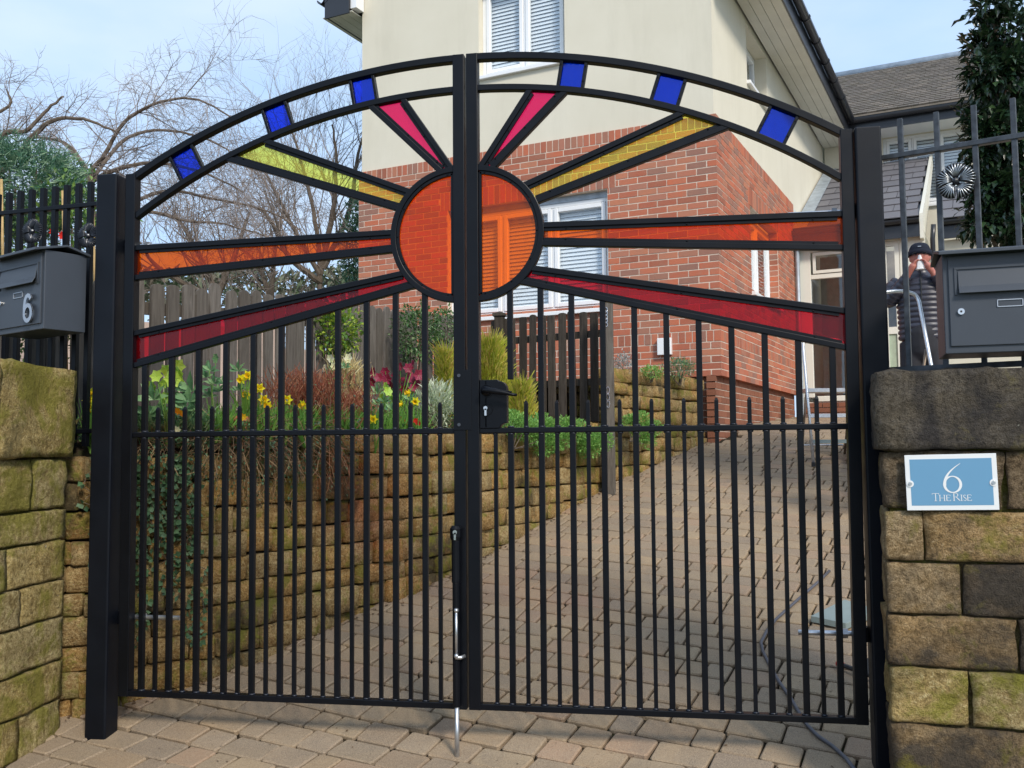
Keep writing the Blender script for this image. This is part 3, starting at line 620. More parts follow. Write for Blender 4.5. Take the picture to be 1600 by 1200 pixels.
# roof of the main block: slabs, barge boards, fascia, gutter and soffit
ZE = 6.86; OV = .50; tp = math.tan(R(38))
def slab(name, P, th, mat, parent):
    mb = MB(); mb.prism(P, Z * th); return mb.build(name, mat, parent)
RZ = ZE + (WF / 2 + OV) * tp
roof = slab('roof', [HP(OV, -.18, ZE), HP(OV, WS + 5, ZE), HP(-WF / 2, WS + 5, RZ), HP(-WF / 2, -.18, RZ)], .05, M['tile'], house)
slab('roof_slope', [HP(-WF - .42, -.18, ZE + .36), HP(-WF / 2, -.18, RZ), HP(-WF / 2, WS + 5, RZ), HP(-WF - .42, WS + 5, ZE + .36)], .05, M['tile'], roof)
for sgn, t0, dz in ((1, 0, 0), (-1, -WF, .36)):
    e = t0 + sgn * (OV if sgn > 0 else .42); s1 = 7.02 if sgn > 0 else WS + 4
    mb = MB(); mb.prism([HP(e - sgn * .02, -.16, 6.55 + dz), HP(e, -.16, 6.55 + dz), HP(e, -.16, 6.84 + dz), HP(e - sgn * .02, -.16, 6.84 + dz)], DR * (s1 + .16)); mb.build('fascia', M['darkgutter'], roof)
    for k in range(4):
        a0 = t0 + sgn * (OV - .02) * k / 4; a1 = t0 + sgn * ((OV - .02) * (k + 1) / 4 - .006)
        mb = MB(); mb.prism([HP(a0, -.16, 6.555 + dz), HP(a1, -.16, 6.555 + dz), HP(a1, -.16, 6.565 + dz), HP(a0, -.16, 6.565 + dz)], DR * (s1 + .7)); mb.build('soffit_board', M['soffit'], roof)
    # half round gutter with brackets
    ring = [(e + sgn * (.062 + .058 * math.cos(PI + PI * i / 8)), 6.80 + dz + .062 * math.sin(PI + PI * i / 8)) for i in range(9)]; ring += [(e + sgn * (.062 + .052 * math.cos(-PI * i / 8)), 6.80 + dz + .054 * math.sin(-PI * i / 8)) for i in range(9)]
    mb = MB(); mb.prism([HP(t, -.2, z) for t, z in ring], DR * (s1 + .2 + (.1 if sgn > 0 else 0))); g = mb.build('gutter', M['darkgutter'], roof)
    for k in range(int(s1 / .8)):
        mb = MB(); s = .1 + k * .8; mb.prism([HP(e + sgn * (.062 + .068 * math.cos(PI + PI * i / 8)), s, 6.80 + dz + .072 * math.sin(PI + PI * i / 8)) for i in range(9)] + [HP(e + sgn * .12, s, 6.82 + dz), HP(e + sgn * .004, s, 6.82 + dz)], DR * .035); mb.build('gutter_bracket', M['darkgutter'], g)
    # boxed end of the eaves at the gable, white at its inner corner
    mb = MB(); mb.prism([HP(t0 + sgn * .03, -.165, 6.53 + dz), HP(e + sgn * .0, -.165, 6.53 + dz), HP(e + sgn * .0, -.165, 6.88 + dz), HP(t0 + sgn * .03, -.165, 6.88 + dz + (OV - .03) * tp)], DR * -.02); mb.build('eaves_box_end', M['darkgutter'], roof)
    mb = MB(); mb.prism([HP(t0 - sgn * .06, -.15, 6.60 + dz), HP(t0 + sgn * .03, -.15, 6.60 + dz), HP(t0 + sgn * .03, -.15, 7.0 + dz), HP(t0 - sgn * .06, -.15, 7.0 + dz)], DR * .17); mb.build('corner_board', M['white'], roof)
    mb = MB(); mb.add([HP(e, -.17, ZE - .12 + dz), HP(-WF / 2, -.17, RZ - .12), HP(-WF / 2, -.17, RZ + .04), HP(e, -.17, ZE + .04 + dz), HP(e, -.19, ZE - .12 + dz), HP(-WF / 2, -.19, RZ - .12), HP(-WF / 2, -.19, RZ + .04), HP(e, -.19, ZE + .04 + dz)], [(0, 1, 2, 3), (7, 6, 5, 4), (0, 4, 5, 1), (2, 6, 7, 3)]); mb.build('barge_board', M['darkgutter'], roof)
# meter box
mb = MB(); mb.prism([HP(-.535, 0, 2.215), HP(-.69, 0, 2.215), HP(-.69, 0, 2.40), HP(-.535, 0, 2.40)], DR * -.06); mb.build('meter_box', M['white'], house, bevel=.006)

# ------------------------------------------------------------------ wing of the house behind
wing = thing('house_wing', HP(4, 9, 1.6), 'cream rendered rear wing with brown tiled roof, right of the gabled house', 'house')
OW = HP(0, WS, 0); hw = (.98, 2.36, 5.35, 6.60)
mb = MB(); wall_mesh(mb, OW, DL, NF, 0, 0.0, 9.0, 1.4, 7.0, [hw], .12); mb.add([HP(9, WS, 1.4), HP(9, WS + 6, 1.4), HP(9, WS + 6, 7), HP(9, WS, 7)], [(0, 1, 2, 3)]); mb.build('rendered_wall', M['render'], wing)
window(wing, OW, DL, NF, hw, .08, 3, M['white'], slat_gap=.055)
mb = MB(); mb.prism([HP(-.5, 7.02, 6.86), HP(9.3, 7.02, 6.86), HP(9.3, 10.6, 8.93), HP(-.5, 10.6, 8.93)], Z * .03); wr = mb.build('roof', M['tile'], wing)
mb = MB(); mb.prism([HP(-.5, 14.2, 6.86), HP(-.5, 10.6, 8.93), HP(9.3, 10.6, 8.93), HP(9.3, 14.2, 6.86)], Z * .03); mb.build('rear_roof', M['tile'], wr)
mb = MB(); sl = math.hypot(3.58, 2.07); sd_ = (DR * 3.58 + Z * 2.07) / sl; nn = DL.cross(sd_).normalized(); k = 0; y = 0.0
while y < sl - .05:
    x = -.5 - (.08 if k % 2 else 0); k += 1
    while x < 9.3:
        p = HP(x, 7.02, 6.895) + sd_ * y + nn * rng.uniform(.0, .006); a = DL * .156; b = sd_ * .20; h = nn * .022
        mb.add([p, p + a, p + a + b, p + b, p + h, p + a + h, p + a + b + h * .2, p + b + h * .2], [(4, 5, 6, 7), (0, 1, 5, 4), (1, 2, 6, 5), (3, 0, 4, 7)]); x += .163
    y += .15
o = link('roof_tiles', mb.mesh('roof_tiles', M['tile']), wr); o['kind'] = 'stuff'
mb = MB(); mb.tube([HP(-.5, 10.6, 8.95), HP(9.3, 10.6, 8.95)], .11, 8); mb.build('ridge_tiles', M['lead'], wr, smooth=True)
mb = MB(); mb.prism([HP(.3, 7.05, 6.60), HP(.3, 7.03, 6.60), HP(.3, 7.03, 6.86), HP(.3, 7.05, 6.86)], DL * 9); mb.build('fascia', M['darkgutter'], wr)
mb = MB(); mb.prism([HP(.3, 7.02 - .062 - .058 * math.cos(PI + PI * i / 8), 6.80 + .062 * math.sin(PI + PI * i / 8)) for i in range(9)], DL * 9); mb.build('gutter', M['darkgutter'], wr)
mb = MB(); mb.prism([HP(-.1, 7.05, 6.60), HP(-.1, WS, 6.60), HP(-.1, WS, 6.62), HP(-.1, 7.05, 6.62)], DL * 9.2); mb.build('soffit', M['white'], wr)

# ------------------------------------------------------------------ porch with slate lean-to roof
def leanto(name, label, t0, t1, sA, zA, sB, zB, seed, verge=True, flash=True):
    rg = random.Random(seed); root = thing(name, HP((t0 + t1) / 2, sB, gz(10.4)), label, 'porch', 'slate roofed porches')
    sd_ = HP(0, sA, zA) - HP(0, sB, zB); L = sd_.length; sd_.normalize(); nn = DL.cross(sd_).normalized()
    mb = MB(); mb.prism([HP(t0, sB, zB), HP(t1, sB, zB), HP(t1, sA, zA), HP(t0, sA, zA)], -nn * .06); rf = mb.build('roof', M['darkgutter'], root)
    bm = bmesh.new(); bmesh.ops.create_cube(bm, size=1); sm = bpy.data.meshes.new('slate'); bm.to_mesh(sm); bm.free(); sm.materials.append(M['slate'])
    rowh = .385; k = 0; y = 0.0; f0 = .2 if flash else 0
    while y < L - .02:
        h = min(rowh, L - y); x = t0 + f0 - (rg.choice((.16, .17)) if k % 2 else 0); k += 1
        while x < t1:
            a = max(x, t0 + f0); b = min(x + .33, t1); x += .33
            if b - a < .04: continue
            c = HP((a + b) / 2, sB, zB) + sd_ * (y + h / 2) + nn * (.018 + rg.uniform(0, .004)); tilt = Matrix.Rotation(-.042, 4, 'X')
            link('slate', sm, rf, frame_mat(c, DL, sd_, nn) @ tilt @ Matrix.Diagonal((b - a - .008, h + .03, .012, 1)))
        y += rowh
    if flash:
        k = 0; y = 0.0
        while y < L - .02:
            h = min(.40, L - y); c = HP(t0 + .10, sB, zB) + sd_ * (y + h / 2) + nn * .03; link('flashing_step', sm_lead, rf, frame_mat(c, DL * .2, sd_ * (h - .006), nn * .01)); y += .40
    mb = MB(); mb.prism([HP(t0, sB - .01, zB - .27), HP(t0, sB + .02, zB - .27), HP(t0, sB + .02, zB - .01), HP(t0, sB - .01, zB - .01)], DL * (t1 - t0)); mb.build('fascia', M['darkgutter'], rf)
    mb = MB(); mb.prism([HP(t0, sB - .07 - .058 * math.cos(PI + PI * i / 8), zB - .03 + .06 * math.sin(PI + PI * i / 8)) for i in range(9)], DL * (t1 - t0)); mb.build('gutter', M['darkgutter'], rf)
    if verge:
        mb = MB(); mb.prism([HP(t1, sB - .02, zB - .30), HP(t1, sB + .30, zB - .30), HP(t1, sA, zA - .14), HP(t1, sA, zA + .06), HP(t1, sB - .02, zB + .05)], DL * .045); mb.build('verge_board', M['cream_pvc'], rf)
    return root
bm = bmesh.new(); bmesh.ops.create_cube(bm, size=1); sm_lead = bpy.data.meshes.new('flashing_step'); bm.to_mesh(sm_lead); bm.free(); sm_lead.materials.append(M['lead'])
porch = leanto('porch', 'glazed cream porch with grey slate lean-to roof at the end of the drive', 0.0, 1.73, 7.6, 6.14, 4.30, 4.40, 5)
leanto('porch', 'low slate lean-to roof behind the metal flower, right of the glazed porch', 1.98, 5.2, 5.6, 5.05, 4.5, 4.37, 6, verge=True, flash=False)
mb = MB(); mb.prism([HP(2.0, 4.62, 1.5), HP(5.1, 4.62, 1.5), HP(5.1, 4.62, 4.1), HP(2.0, 4.62, 4.1)], DR * .2); o = mb.build('rear_porch_wall', M['render'], bpy.data.objects['porch.001'])
SP = 4.45
def prect(mb, t0, t1, z0, z1, s0=SP, s1=SP + .07): mb.add([HP(t, s, z) for s in (s0, s1) for t, z in ((t0, z0), (t1, z0), (t1, z1), (t0, z1))], [(3, 2, 1, 0), (4, 5, 6, 7), (0, 1, 5, 4), (1, 2, 6, 5), (2, 3, 7, 6), (3, 0, 4, 7)])
mb = MB()
for a in ((.02, .215, 1.93, 4.2), (1.0, 1.20, 1.93, 4.2), (1.44, 1.55, 1.62, 4.2), (.215, 1.0, 4.075, 4.2), (.215, 1.0, 3.675, 3.745), (.215, 1.0, 1.87, 1.95), (1.20, 1.44, 4.13, 4.2), (.02, 1.2, 4.2, 4.3), (1.2, 1.78, 4.2, 4.3)): prect(mb, *a)
mb.build('porch_frame', M['cream_pvc'], porch, bevel=.006, seg=1)
mb = MB(); prect(mb, .225, .99, 3.755, 4.065, SP - .01, SP + .06); 
top = MB(); prect(top, .25, .29, 3.755, 4.065, SP - .012, SP + .02); prect(top, .95, .99, 3.755, 4.065, SP - .012, SP + .02); prect(top, .29, .95, 4.02, 4.065, SP - .012, SP + .02); prect(top, .29, .95, 3.755, 3.80, SP - .012, SP + .02); top.build('top_light', M['cream_pvc'], porch)
mb = MB(); prect(mb, .27, .97, 3.78, 4.04, SP + .02, SP + .025); mb.build('pane', M['clear'], porch)
mb = MB(); prect(mb, .21, 1.0, 1.94, 3.68, SP + .02, SP + .025); mb.build('pane', M['clear'], porch)
dr = MB()
for a in ((1.205, 1.265, 1.64, 4.125), (1.375, 1.435, 1.64, 4.125), (1.265, 1.375, 4.06, 4.125), (1.265, 1.375, 2.80, 2.90), (1.265, 1.375, 1.64, 1.78)): prect(dr, *a, SP + .0, SP + .05)
dr = dr.build('door', M['cream_pvc'], porch)
mb = MB(); prect(mb, 1.26, 1.38, 2.88, 4.08, SP + .02, SP + .026); mb.build('pane', M['clear'], dr)
mb = MB(); prect(mb, 1.26, 1.38, 1.76, 2.82, SP + .02, SP + .026); mb.build('lower_panel', simple('pale_green_panel', (.38, .45, .33), .5), dr)
mb = MB(); prect(mb, 1.55, 1.78, 1.5, 4.2, SP, SP + .15); prect(mb, 1.63, 1.78, 1.5, 4.2, SP + .15, 7.6); mb.build('side_wall', M['cream_pvc'], porch)
mb = MB(); prect(mb, .0, 1.2, 1.5, 1.868, SP + .03, SP + .12); mb.build('base_core', M['mortar'], porch)
for i in range(4):
    for j in range(6):
        a = .22 * j - (.11 if i % 2 else 0); b = min(a + .21, 1.2); a = max(a, .0)
        c = HP((a + b) / 2, SP + .02, 1.60 + i * .073); link('brick', BRP, porch, frame_mat(c, DL * (b - a), DR * .06, Z * .063))
mb = MB(); mb.b2((0, 0, 0), (1, 1, 1)); o = link('inner_wall', mb.mesh('inner_wall', simple('porch_interior', (.42, .36, .30), .9)), porch, frame_mat(HP(.02, 6.6, 1.6), DL * 1.6, DR * .05, Z * 2.8))
mb = MB(); mb.b2((0, 0, 0), (1, 1, 1)); link('floor', mb.mesh('floor', M['pinkgravel']), porch, frame_mat(HP(.02, SP + .1, 1.58), DL * 1.6, DR * 2.2, Z * .05))
mb = MB(); mb.tube([HP(.06, 4.33, 4.30), HP(.045, 4.36, 4.15), HP(.045, 4.36, 1.68), HP(.045, 4.28, 1.66)], .034, 10); mb.build('downpipe', M['lead'], porch, smooth=True)
mb = MB(); mb.tube([HP(1.90, 4.40, 4.30), HP(1.88, 4.44, 4.1), HP(1.88, 4.44, 1.6)], .034, 10); mb.build('downpipe', M['darkgutter'], porch, smooth=True)
# pot plant seen through the porch window is left to the interior: two leafy pots on the sill
# ------------------------------------------------------------------ gate
XC = -.026
YAX = Vector((0, 1, 0))
def arc_pts(R_, zc, u0, u1, n=28): return [(u0 + (u1 - u0) * i / n, zc + math.sqrt(R_ * R_ - (u0 + (u1 - u0) * i / n) ** 2)) for i in range(n + 1)]
RO, ZO, RI, ZI = 3.060, -.123, 2.790, .005
US_, ZS_, RS_ = .041, 2.140, .292       # half sun: centre and radius of the ring's centre line
def arc_z(R_, zc, u): return zc + math.sqrt(R_ * R_ - u * u)
def hit_arc(p, q, R_, zc):
    """point of the line p-q on the big arc"""
    lo_, hi_ = 0., 1.6; d = (q[0] - p[0], q[1] - p[1]); best = min((abs(math.hypot(p[0] + d[0] * t, p[1] + d[1] * t - zc) - R_), t) for t in [i / 400 - .3 for i in range(640)]); return (p[0] + d[0] * best[1], p[1] + d[1] * best[1])
def hit_ring(p, q):
    d = (q[0] - p[0], q[1] - p[1]); best = min((abs(math.hypot(p[0] + d[0] * t - US_, p[1] + d[1] * t - ZS_) - RS_), t) for t in [.6 + i / 800 for i in range(520)]); return (p[0] + d[0] * best[1], p[1] + d[1] * best[1])
RAYS = [('pink', ((.456, 2.764), (.138, 2.45)), ((.291, 2.774), (.084, 2.465)), 'g_pink', 'arc'),
        ('yellow', ((.995, 2.640), (.292, 2.356)), ((1.166, 2.560), (.322, 2.273)), 'g_yellow', 'arc'),
        ('orange', ((1.58, 2.147), (.346, 2.161)), ((1.577, 2.007), (.343, 2.082)), 'g_orange', 'stile'),
        ('red', ((1.581, 1.744), (.313, 1.970)), ((1.580, 1.594), (.258, 1.913)), 'g_red', 'stile')]
wr_ = random.Random(8); M['weld'] = simple('painted_weld', (.020, .023, .034), .35, .2, .5, 90)
def leaf(sg, label):
    root = thing('gate_leaf', (XC + sg * 1.61, .025, .08), label, 'gate', 'two leaves of the sunburst gate')
    G = lambda u, z, y=.025: Vector((XC + sg * u * (1 + .0035 * (z - 1.3)), y, z))
    B = M['black']
    mb = MB(); mb.bar(G(1.61, .082), G(1.61, 2.50), .052, .05, YAX); mb.build('hinge_stile', B, root, bevel=.003)
    mb = MB(); mb.bar(G(.0305, .082), G(.0305, arc_z(RO, ZO, .03) + .014), .052, .052, YAX); mb.build('meeting_stile', B, root, bevel=.003)
    mb = MB(); mb.sweep([G(u, z) for u, z in arc_pts(RO, ZO, .05, 1.612)], .031, .042, YAX); mb.build('top_rail', B, root, bevel=.003)
    mb = MB(); mb.sweep([G(u, z) for u, z in arc_pts(RI, ZI, .05, 1.59)], .028, .038, YAX); mb.build('arched_rail', B, root, bevel=.003)
    mb = MB(); mb.bar(G(.05, 1.269), G(1.59, 1.269), .034, .024, YAX); mb.build('middle_rail', B, root, bevel=.004)
    mb = MB(); mb.bar(G(.05, .095), G(1.59, .095), .042, .026, YAX); mb.build('bottom_rail', B, root, bevel=.003)
    # bars: tall and short in turn
    weld = MB()
    for k in range(22):
        u = 1.5345 - .06715 * k
        if k % 2 == 0:
            zt = None; (p, q) = RAYS[3][2]
            if u > .30: zt = p[1] + (q[1] - p[1]) * (u - p[0]) / (q[0] - p[0])
            else: zt = ZS_ - math.sqrt(max(0, RS_ ** 2 - (u - US_) ** 2))
            spans = [(.107, zt - .004)]
            if sg > 0 and k == 20: spans = [(.107, 1.262), (1.490, zt - .004)]     # cut away for the handle
            mb = MB()
            for a, b in spans: mb.bar(G(u, a), G(u, b), .023, .025, YAX)
            for z in (.110, 1.284, 1.254): weld.ball(G(u + wr_.uniform(-.003, .003), z), (.016 + wr_.uniform(0, .003), .017, .0055), 8, 4)
            mb.build('bar', B, root, bevel=.0025)
        else:
            mb = MB(); zt = 1.384
            if sg > 0 and k == 21: zt = 1.262
            mb.bar(G(u, .107), G(u, zt), .016, .0165, YAX)
            t = G(u, zt); mb.add([t + Vector((a * .0082, b * .008, 0)) for a, b in ((-1, -1), (1, -1), (1, 1), (-1, 1))] + [t + Vector((a * .004, b * .004, .012)) for a, b in ((-1, -1), (1, -1), (1, 1), (-1, 1))], [(0, 1, 5, 4), (1, 2, 6, 5), (2, 3, 7, 6), (3, 0, 4, 7), (4, 5, 6, 7)])
            for z in (.110, 1.284, 1.254): weld.ball(G(u + wr_.uniform(-.003, .003), z), (.0125 + wr_.uniform(0, .003), .014, .0055), 8, 4)
            mb.build('dog_bar', B, root)
    weld.build('weld_beads', M['weld'], root, smooth=True)['kind'] = 'stuff'
    # half sun: ring, inner bead, pane
    an = [R(90) - PI * i / 40 for i in range(41)]
    ring = [G(US_ + RS_ * math.cos(a), ZS_ + RS_ * math.sin(a)) for a in an]
    ring = [G(.05, ZS_ + RS_)] + ring + [G(.05, ZS_ - RS_)]; ring = ring[:1] + [p for p in ring[1:-1] if abs(p.x - XC) > .051] + ring[-1:]
    mb = MB(); mb.sweep(ring, .026, .036, YAX); sf = mb.build('sun_frame', B, root, bevel=.003)
    mb = MB(); r2 = RS_ - .0195; pts = [G(US_ + r2 * math.cos(a), ZS_ + r2 * math.sin(a), .021) for a in an if US_ + r2 * math.cos(a) > .058]
    mb.sweep(pts, .012, .016, YAX); mb.bar(G(.063, ZS_ - r2, .021), G(.063, ZS_ + r2, .021), .016, .012, YAX)
    for i in range(2, 40, 6): a = an[i]; mb.ball(G(US_ + r2 * math.cos(a), ZS_ + r2 * math.sin(a), .0125), .0042, 6, 4)
    mb.build('bead', B, sf)
    poly = [G(.052, ZS_ + RS_ - .004, .028)] + [G(US_ + (RS_ - .004) * math.cos(a), ZS_ + (RS_ - .004) * math.sin(a), .028) for a in an if US_ + RS_ * math.cos(a) > .06] + [G(.052, ZS_ - RS_ + .004, .028)]
    mb = MB(); mb.prism(poly, (0, .004, 0)); o = mb.build('glass_pane', M['g_sun'], sf); o['label'] = 'orange half sun pane'
    # rays
    for nm, l1, l2, gm, kind in RAYS:
        ends = []
        for p, q in (l1, l2):
            a = hit_arc(p, q, RI, ZI) if kind == 'arc' else (1.588, p[1] + (q[1] - p[1]) * (1.588 - p[0]) / (q[0] - p[0])); b = hit_ring(p, q); ends.append((a, b))
            mb = MB(); mb.bar(G(*a), G(*b), .034, .025, YAX); mb.build('ray_bar', B, root, bevel=.003)
        (a1, b1), (a2, b2) = ends
        # beads run just inside the two bars
        cen = ((a1[0] + a2[0] + b1[0] + b2[0]) / 4, (a1[1] + a2[1] + b1[1] + b2[1]) / 4); mb = MB()
        for a, b in ends:
            d = Vector((b[0] - a[0], b[1] - a[1])); L = d.length; d.normalize(); nv = Vector((-d.y, d.x)); w_ = .0185
            if nv.dot(Vector((cen[0] - a[0], cen[1] - a[1]))) < 0: nv = -nv
            p0 = (a[0] + d.x * .02 + nv.x * w_, a[1] + d.y * .02 + nv.y * w_); p1 = (b[0] - d.x * .012 + nv.x * w_, b[1] - d.y * .012 + nv.y * w_)
            mb.bar(G(*p0, .0225), G(*p1, .0225), .014, .013, YAX)
            for f in (.08, .5, .92): mb.ball(G(p0[0] + (p1[0] - p0[0]) * f, p0[1] + (p1[1] - p0[1]) * f, .0145), .0040, 6, 4)
        mb.build('bead', B, root)
        if kind == 'arc': outer = [(u, arc_z(RI, ZI, u)) for u in [a1[0] + (a2[0] - a1[0]) * i / 8 for i in range(9)]]
        else: outer = [a1, a2]
        an1 = math.atan2(b1[1] - ZS_, b1[0] - US_); an2 = math.atan2(b2[1] - ZS_, b2[0] - US_)
        inner = [(US_ + RS_ * math.cos(an2 + (an1 - an2) * i / 6), ZS_ + RS_ * math.sin(an2 + (an1 - an2) * i / 6)) for i in range(7)]
        mb = MB(); mb.prism([G(u, z, .030) for u, z in outer + inner], (0, .004, 0)); o = mb.build('glass_pane', M[gm], root); o['label'] = nm + ' sun ray pane'
    # blue panes between the two arches
    for u, hw_ in ((.475, .054), (.888, .058), (1.337, .060)):
        zm = (arc_z(RO, ZO, u) + arc_z(RI, ZI, u)) / 2; d = Vector((u, zm + .06)).normalized(); tn = Vector((d.y, -d.x)); cor = []
        for k in (-1, 1):
            bx = u + tn.x * hw_ * k; bz = zm + tn.y * hw_ * k; top = None
            lo_ = next(t for t in [-.2 + i * .002 for i in range(200)] if math.hypot(bx + d.x * t, bz + d.y * t - ZI) > RI); hi_ = next(t for t in [-.2 + i * .002 for i in range(400)] if math.hypot(bx + d.x * t, bz + d.y * t - ZO) > RO)
            a = (bx + d.x * lo_, bz + d.y * lo_); b = (bx + d.x * hi_, bz + d.y * hi_); cor.append((a, b))
            mb = MB(); mb.bar(G(*a), G(*b), .03, .014, YAX)
            for f in (.3, .75): mb.ball(G(a[0] + (b[0] - a[0]) * f, a[1] + (b[1] - a[1]) * f, .009), .0040, 6, 4)
            mb.build('pane_bar', B, root, bevel=.002)
        mb = MB(); mb.prism([G(*cor[0][0], .027), G(*cor[1][0], .027), G(*cor[1][1], .027), G(*cor[0][1], .027)], (0, .004, 0)); o = mb.build('glass_pane', M['g_blue'], root); o['label'] = 'blue glass square'
    # adjustable hinge bolts at the back
    for z in (2.170, .425):
        mb = MB(); mb.tube([G(1.66, z, .085), G(1.38, z, .085)], .011, 10); mb.tube([G(1.555, z, .085), G(1.575, z, .085)], .021, 6); mb.build('hinge_bolt', M['zinc'], root, smooth=False)
    return root, G
LL, GL = leaf(-1, 'left leaf of the black sunburst gate with coloured glass panes')
RL, GR = leaf(1, 'right leaf of the black sunburst gate with lock and lever handle')
# cover plate and drop bolt of the left leaf (they reach over the gap)
mb = MB(); mb.b2((-.083, -.004, 1.272), (-.003, .0, 1.535)); cp = mb.build('cover_plate', M['black'], LL, bevel=.0015)
for z in (1.296, 1.510):
    mb = MB(); mb.tube([(-.058, -.009, z), (-.058, -.003, z)], .0075, 10); mb.build('screw', M['anthracite'], cp)
mb = MB(); mb.tube([(-.070, -.020, .62), (-.070, -.020, .80)], .020, 14); mb.tube([(-.070, -.020, .80), (-.070, -.020, .815), (-.070, -.020, .85), (-.070, -.020, .862)], [.022, .026, .026, .018], 14); mb.tube([(-.070, -.020, .10), (-.070, -.020, .62)], .017, 12)
db = mb.build('drop_bolt', M['black'], LL, smooth=False, bevel=.002)
mb = MB(); mb.tube([(-.068, -.052, .836), (-.068, -.02, .836)], .0095, 14); mb.b2((-.0725, -.052, .803), (-.0635, -.02, .834)); mb.build('lock_cylinder', M['steel'], db)
mb = MB(); mb.tube([(-.069, -.022, -.16), (-.069, -.022, .115)], .0105, 12); mb.tube([(-.069, -.022, .115), (-.069, -.022, .122)], [.0105, .004], 12); mb.build('bolt_rod', M['zinc'], db, smooth=True)
mb = MB(); mb.tube([(-.066, -.040, .505), (-.066, -.040, .318)], .0065, 8); mb.tube([(-.066, -.040, .505), (-.066, -.012, .505)], .010, 8); mb.tube([(-.066, -.040, .318), (-.066, -.040, .308), (-.050, -.038, .308), (-.034, -.02, .312)], .0085, 8); mb.ball((-.066, -.040, .505), .011, 8, 6); mb.ball((-.066, -.040, .315), .011, 8, 6); mb.build('bolt_handle', M['zinc'], db, smooth=True)
# lock case and shaped backplate of the right leaf
mb = MB(); cur = [(.032, 1.279), (.118, 1.279), (.126, 1.292), (.140, 1.300), (.152, 1.301)]; top = [(.152, 1.452)] + [(.152 - .034 * (1 - math.cos(PI / 2 * i / 5)), 1.452 + .034 * math.sin(PI / 2 * i / 5) * .9) for i in range(1, 6)] + [(.112, 1.489), (.032, 1.489)]
mb.prism([(u, .004, z) for u, z in cur + top], (0, .045, 0)); bp = mb.build('lock_plate', M['black'], RL, bevel=.002)
mb = MB(); mb.tube([(.062, .004, 1.441), (.062, -.010, 1.441)], .022, 18); mb.tube([(.062, -.008, 1.441), (.062, -.045, 1.441)], .011, 12)
pts = [(.052, -.047, 1.441), (.085, -.050, 1.440), (.12, -.050, 1.434), (.155, -.049, 1.428), (.185, -.048, 1.420), (.205, -.047, 1.418)]; mb.tube(pts, [.012, .013, .0125, .010, .007, .005], 10)
for i in range(14): t = i / 13; mb.ball((.08 + .10 * t, -.052, 1.449 - .018 * t), .0042, 6, 4)
mb.build('lever_handle', M['black'], bp, smooth=True)
for z, r_ in ((1.441, .027), (1.362, .026)):
    mb = MB(); mb.sweep([(.062 + r_ * math.cos(2 * PI * i / 24), .002, z + r_ * math.sin(2 * PI * i / 24)) for i in range(24)], .003, .005, YAX, closed=True); mb.build('rosette_ring', M['black'], bp)
mb = MB(); mb.tube([(.060, -.010, 1.366), (.060, .004, 1.366)], .0088, 14); mb.b2((.0555, -.010, 1.334), (.0645, .004, 1.364)); mb.build('lock_cylinder', M['steel'], bp)
mb = MB(); mb.b2((.056, .004, 1.284), (.062, .05, 1.284 + .20)); mb.build('lock_case_edge', M['anthracite'], bp)
# posts
for x0, lab in ((-1.804, 'tall black steel gate post on the left, beside the mossy wall'), (1.620, 'tall black steel gate post on the right, beside the blue sign pier')):
    mb = MB(); mb.b2((x0, -.022, -.30), (x0 + .104, .082, 2.500)); o = mb.build('gate_post', M['post'], None, bevel=.008, seg=3); tag(o, lab, 'gate post', 'gate posts')
    mb = MB()
    for z in (2.170, .425): mb.b2((x0 + (.10 if x0 < 0 else -.035), .06, z - .03), (x0 + (.14 if x0 < 0 else .004), .10, z + .03))
    p_ = mb.build('hinge_lug', M['black'], o)

M['ros'] = simple('rosette_paint', (.03, .034, .045), .3, .3, .2, 40)
# ------------------------------------------------------------------ railings either side
def rosette(parent, c, nrm, r_, mat, seed, ribmat=None):
    rg = random.Random(seed); nrm = Vector(nrm).normalized(); a = nrm.cross(Z).normalized(); b = a.cross(nrm); c = Vector(c); mb = MB()
    for k in range(5):
        th0 = R(72 * k + 90) ; n1, n2 = 14, 6; g = []
        for i in range(n1 + 1):
            for j in range(n2 + 1):
                t = j / n2; ph = (i / n1 - .5) * R(70) * (.55 + .45 * math.sin(PI * min(1, t * .62 + .1))); rr = r_ * (.16 + .84 * t) * (1 - .07 * (2 * i / n1 - 1) ** 2 * t)
                rip = .03 * r_ * (1 if i % 2 else -1) * min(1, t * 1.6); lift = r_ * (.16 * math.sin(t * PI * .9) + .05); p = c + (a * math.cos(th0 + ph) + b * math.sin(th0 + ph)) * rr + nrm * (lift + rip + .06 * r_ * (k % 2)); g.append(p)
        m_ = n2 + 1; mb.add(g, [(i * m_ + j, (i + 1) * m_ + j, (i + 1) * m_ + j + 1, i * m_ + j + 1) for i in range(n1) for j in range(n2)])
    mb.ball(c + nrm * r_ * .16, r_ * .2, 10, 6); rb = MB()
    for k in range(5):
        for q in range(7):
            ph0 = (q / 6 - .5) * R(64); pts = []
            for j in range(6):
                t = .12 + .88 * j / 5; ph = R(72 * k + 90) + ph0 * (.5 + .5 * t); pts.append(c + (a * math.cos(ph) + b * math.sin(ph)) * r_ * (.16 + .86 * t) * (1 - .08 * (q / 3 - 1) ** 2 * t) + nrm * (r_ * (.16 * math.sin(t * PI * .9) + .05) + .06 * r_ * (k % 2) + .0045))
            rb.tube(pts, [.0016, .0022, .0026, .0028, .0030, .0024], 5)
    o = mb.build('rosette', mat, parent, smooth=False); o.modifiers.new('solid', 'SOLIDIFY').thickness = .003; rb.build('petal_ribs', ribmat or mat, o, smooth=True); return o
